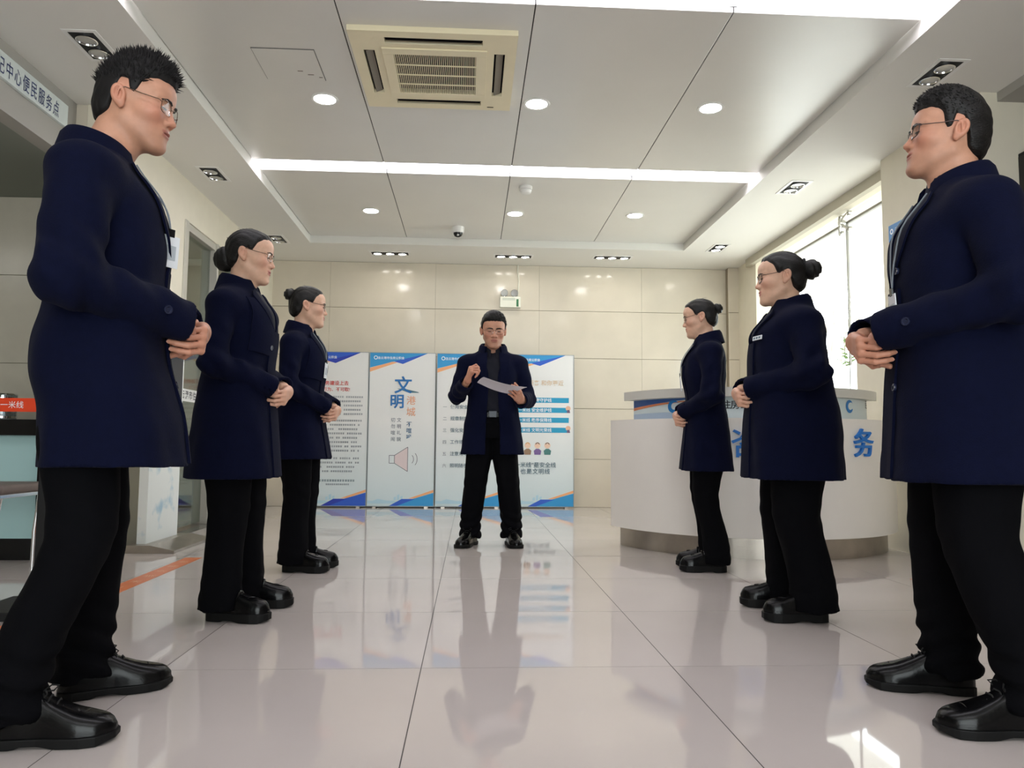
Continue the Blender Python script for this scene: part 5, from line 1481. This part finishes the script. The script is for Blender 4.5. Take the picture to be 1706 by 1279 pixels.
def clasp(near, C, man, elbow_y, elbow_x, elbow_z, far_over=True, drop=0.0):
    """both hands folded in front of the body; near is the arm on the camera's side (-1 right, +1 left)"""
    x, z = C; k = 1.0 if man else 0.88; n = near
    curlF = [(0.75, 0.85, 0.45), (0.80, 0.90, 0.45), (0.85, 0.95, 0.45), (0.9, 1.0, 0.45)]
    curlN = [(1.2, 1.4, 0.8)]*4
    arms = {}
    # the far hand wraps the near wrist from in front; fingers run to the camera's side and back
    arms[-n] = dict(elbow=(elbow_x, -n*elbow_y, elbow_z), wrist=(x-0.022*k, -n*0.070*k, z+0.046*k+drop), hand_w=np.array((x+0.006, -n*0.050*k, z+0.026*k)),
                    d=(0.06, n*1.0, -0.40), n=(1.0, n*0.05, -0.15), side=(-n), curl=curlF, thumb=(0.55, 0.75, 0.6), spread=0.0)
    arms[n] = dict(elbow=(elbow_x, n*elbow_y, elbow_z), wrist=(x-0.034*k, n*0.060*k, z+0.040*k), hand_w=np.array((x-0.030, n*0.048*k, z+0.020*k)),
                   d=(0.15, -n*0.95, -0.35), n=(0.85, n*0.1, 0.45), side=-n, curl=curlN, thumb=(0.4, 0.6, 0.7), spread=0.0)
    return arms

CAST = []
def cast(**k): CAST.append(k)
cast(label='person in navy coat and lace-up shoes with a lanyard badge, nearest on the left', man=True, pos=(-0.985, 2.07), az=17, ear_z=1.625, head=(-15, 8, 0), head_x=0.047,
     hem=0.640, hem_a=0.174, hem_b=0.228, hem_cx=0.045, leg_r=(0.090, 0.076, 0.070), waist=(0.142, 0.182), chest=(0.146, 0.185), lean=-0.025, arm_r=(0.080, 0.068, 0.056), hair='spiky', hair_vol=(0.030, 0.003), strand_len=0.024, strands=1800, glasses='thin', res=0.0075, hres=0.0032,
     arms=clasp(-1, (0.235, 0.99), True, 0.262, -0.045, 1.09), v_z=1.16, flap_y=-0.03, buttons=((0.03, 1.12), (0.03, 0.86)), cuff_buttons=(-1,), badge=(-0.035, 1.21, 4), badge_yaw=-45,
     feet={-1: (-0.105, -0.165, -10), 1: (-0.015, 0.165, 12)}, hip_x=-0.030, seed=1)
cast(label='person in navy coat with a chest flap, hands folded, second on the left', man=False, pos=(-0.985, 3.25), az=-3, ear_z=1.495, head_scale=0.94, head=(6, 6, 0), head_x=0.030,
     hem=0.558, hem_a=0.182, hem_b=0.215, waist=(0.135, 0.172), chest=(0.138, 0.168), hair='bun', bun=((-0.102, 0, -0.022), (0.054, 0.050, 0.058), 0.4), pin=((-0.075, -0.02, 0.02), (-0.102, -0.03, 0.072)), glasses='thin',
     arms=clasp(-1, (0.195, 0.90), False, 0.232, -0.02, 1.02), v_z=1.16, flap_y=-0.05, storm_flap=-1, buttons=((-0.05, 1.10), (-0.05, 0.9)), collar_dz=0.004,
     feet={-1: (0.025, -0.12, -8), 1: (0.035, 0.12, 8)}, seed=2, leg_r=(0.095, 0.078, 0.078))
cast(label='person in navy coat with a lanyard badge, farthest of the three on the left', man=False, pos=(-0.965, 4.35), az=-3, ear_z=1.478, head_scale=0.95, head=(17, 2, 0), head_x=0.025,
     hem=0.615, hem_a=0.170, hem_b=0.20, hair='bun', bun=((-0.108, 0, 0.070), (0.034, 0.040, 0.036), 1.0), tie=((-0.082, 0, 0.064), (1, 0, -.2), 0.028), glasses='round',
     arms=clasp(-1, (0.195, 0.87), False, 0.225, -0.01, 1.01), v_z=1.14, flap_y=-0.04, storm_flap=-1, badge=(-0.02, 1.10, 4), feet={-1: (0.02, -0.07, -6), 1: (0.03, 0.075, 8)}, seed=3, leg_r=(0.092, 0.074, 0.078))
cast(label='person in open navy coat facing the camera and holding a sheet of paper', man=True, speaker=True, pos=(0.155, 5.37), az=-90, ear_z=1.508, head=(3, 12, 0), head_x=0.04, face_w=1.10,
     hem=0.635, hem_a=0.150, hem_b=0.222, waist=(0.118, 0.168), chest=(0.122, 0.180), shoulder=0.185, hair='short', hair_vol=(0.020, 0.006), strand_len=0.018, flow=(0.9, 0.4, -0.2), stand=0.3, glasses='thin', v_z=1.14,
     arms={-1: dict(elbow=(0.0, -0.250, 1.05), wrist=(0.205, -0.185, 1.125), hand_w=np.array((0.215, -0.178, 1.135)), d=(0.35, 0.25, 0.85), n=(0.3, -0.9, 0.2), side=1, curl=[(0.9, 1.2, 0.7), (1.2, 1.3, 0.7), (1.35, 1.4, 0.7), (1.4, 1.4, 0.7)], thumb=(0.7, 0.7, 0.7)),
           1: dict(elbow=(-0.01, 0.252, 1.03), wrist=(0.195, 0.190, 1.005), hand_w=np.array((0.208, 0.186, 1.008)), d=(0.80, -0.25, 0.28), n=(0.15, 0.75, -0.60), side=-1, curl=[(0.7, 0.9, 0.5), (0.8, 0.9, 0.5), (0.85, 0.9, 0.5), (0.9, 1.0, 0.5)], thumb=(0.6, 0.8, 0.7))},
     open_front=lambda z: 0.030+0.020*sstep(-z, -1.2, -0.7)+0.035*sstep(z, 1.15, 1.35), feet={-1: (-0.02, -0.145, -22), 1: (-0.02, 0.145, 8)}, seed=4, leg_r=(0.098, 0.082, 0.074), collar_gap=.62)
cast(label='person in navy coat with a lanyard badge, farthest of the three on the right', man=False, pos=(1.375, 4.34), az=168, ear_z=1.453, head_scale=0.91, head=(-6, 8, 0), head_x=0.030,
     hem=0.565, hem_a=0.150, hem_b=0.19, waist=(0.108, 0.142), hair='bun', bun=((-0.116, 0, 0.045), (0.032, 0.038, 0.034), 1.0), tie=((-0.090, 0, 0.042), (1, 0, -.1), 0.026), pin=((-0.085, 0.01, 0.075), (-0.078, 0.0, 0.108)), glasses='thin',
     arms=clasp(1, (0.165, 0.86), False, 0.220, -0.01, 0.99), v_z=1.16, flap_y=-0.03, badge=(0.0, 1.055, 4), feet={-1: (-0.01, -0.075, -6), 1: (-0.02, 0.075, 6)}, seed=5, leg_r=(0.088, 0.070, 0.074))
cast(label='person in navy coat with a white name tag, middle of the three on the right', man=False, pos=(1.385, 3.20), az=172, ear_z=1.436, head_scale=0.95, head=(-6, 2, 0), head_x=0.030,
     hem=0.570, hem_a=0.205, hem_b=0.235, waist=(0.168, 0.195), chest=(0.152, 0.180), face_w=1.05, hair='bun', bun=((-0.128, 0, 0.038), (0.050, 0.053, 0.046), 1.0), tie=((-0.096, 0, 0.052), (1, 0, .2), 0.036), glasses='round',
     arms=clasp(1, (0.215, 0.915), False, 0.255, -0.02, 1.00), arm_r=(0.068, 0.060, 0.052), v_z=1.14, flap_y=-0.03, name_tag=(0.085, 1.165), feet={-1: (0.01, -0.13, -6), 1: (-0.02, 0.13, 4)}, seed=6, leg_r=(0.105, 0.092, 0.090))
cast(label='person in navy coat and lace-up shoes, hands folded, nearest on the right', man=True, pos=(1.365, 2.03), az=167, ear_z=1.585, head_scale=0.97, head=(-4, -9, 0), head_x=0.010,
     hem=0.615, hem_a=0.200, hem_b=0.250, waist=(0.158, 0.195), chest=(0.145, 0.195), face_w=1.04, hair='short', hair_vol=(0.032, 0.006), strand_len=0.014, flow=(0.7, 0.45, 0.1), stand=0.15, glasses='dark', res=0.0075, hres=0.0032,
     arms=clasp(1, (0.258, 0.985), True, 0.282, -0.03, 1.08), arm_r=(0.074, 0.062, 0.055), v_z=1.14, flap_y=-0.05, buttons=((0.03, 1.20), (0.045, 0.87)), cuff_buttons=(1,), badge=(0.01, 1.08, 4), feet={-1: (0.015, -0.16, -6), 1: (-0.05, 0.165, 6)}, seed=7, leg_r=(0.108, 0.088, 0.076))
import time as _t
for sp_ in CAST:
    _t0 = _t.time(); person(sp_); print('person', round(_t.time()-_t0, 1), flush=True)

# sheet of paper held by the speaking man
pc = [pix(806, 628, 1, 4.93), pix(878, 645, 1, 4.96), pix(853, 657, 1, 5.13), pix(795, 637, 1, 5.12)]
ctr = sum(pc, Vector())/4
V = []; nu, nv = 13, 9
for i in range(nu):
    for j in range(nv):
        u, v = i/(nu-1), j/(nv-1)
        p = (1-v)*((1-u)*pc[0]+u*pc[1])+v*((1-u)*pc[3]+u*pc[2]); p = p+Vector((0, 0, -.012*math.sin(math.pi*u)+.006*math.sin(math.pi*v)))
        V.append(p-ctr)
n = len(V); V += [p+Vector((0, 0, .0009)) for p in V]; F = []
for i in range(nu-1):
    for j in range(nv-1):
        a = (i*nv+j, (i+1)*nv+j, (i+1)*nv+j+1, i*nv+j+1); F += [a[::-1], tuple(q+n for q in a)]
bd = [i*nv for i in range(nu)]+[(nu-1)*nv+j for j in range(1, nv)]+[i*nv+nv-1 for i in range(nu-2, -1, -1)]+[j for j in range(nv-2, 0, -1)]
F += [(bd[k], bd[(k+1) % len(bd)], bd[(k+1) % len(bd)]+n, bd[k]+n) for k in range(len(bd))]
paper = mk('paper_sheet', V, F, mat('paper_white', srgb(226, 222, 230), 0.6), smooth=True, sharp=40, loc=ctr)
tag(paper, 'white sheet of paper in the hand of the person facing the camera', 'paper')
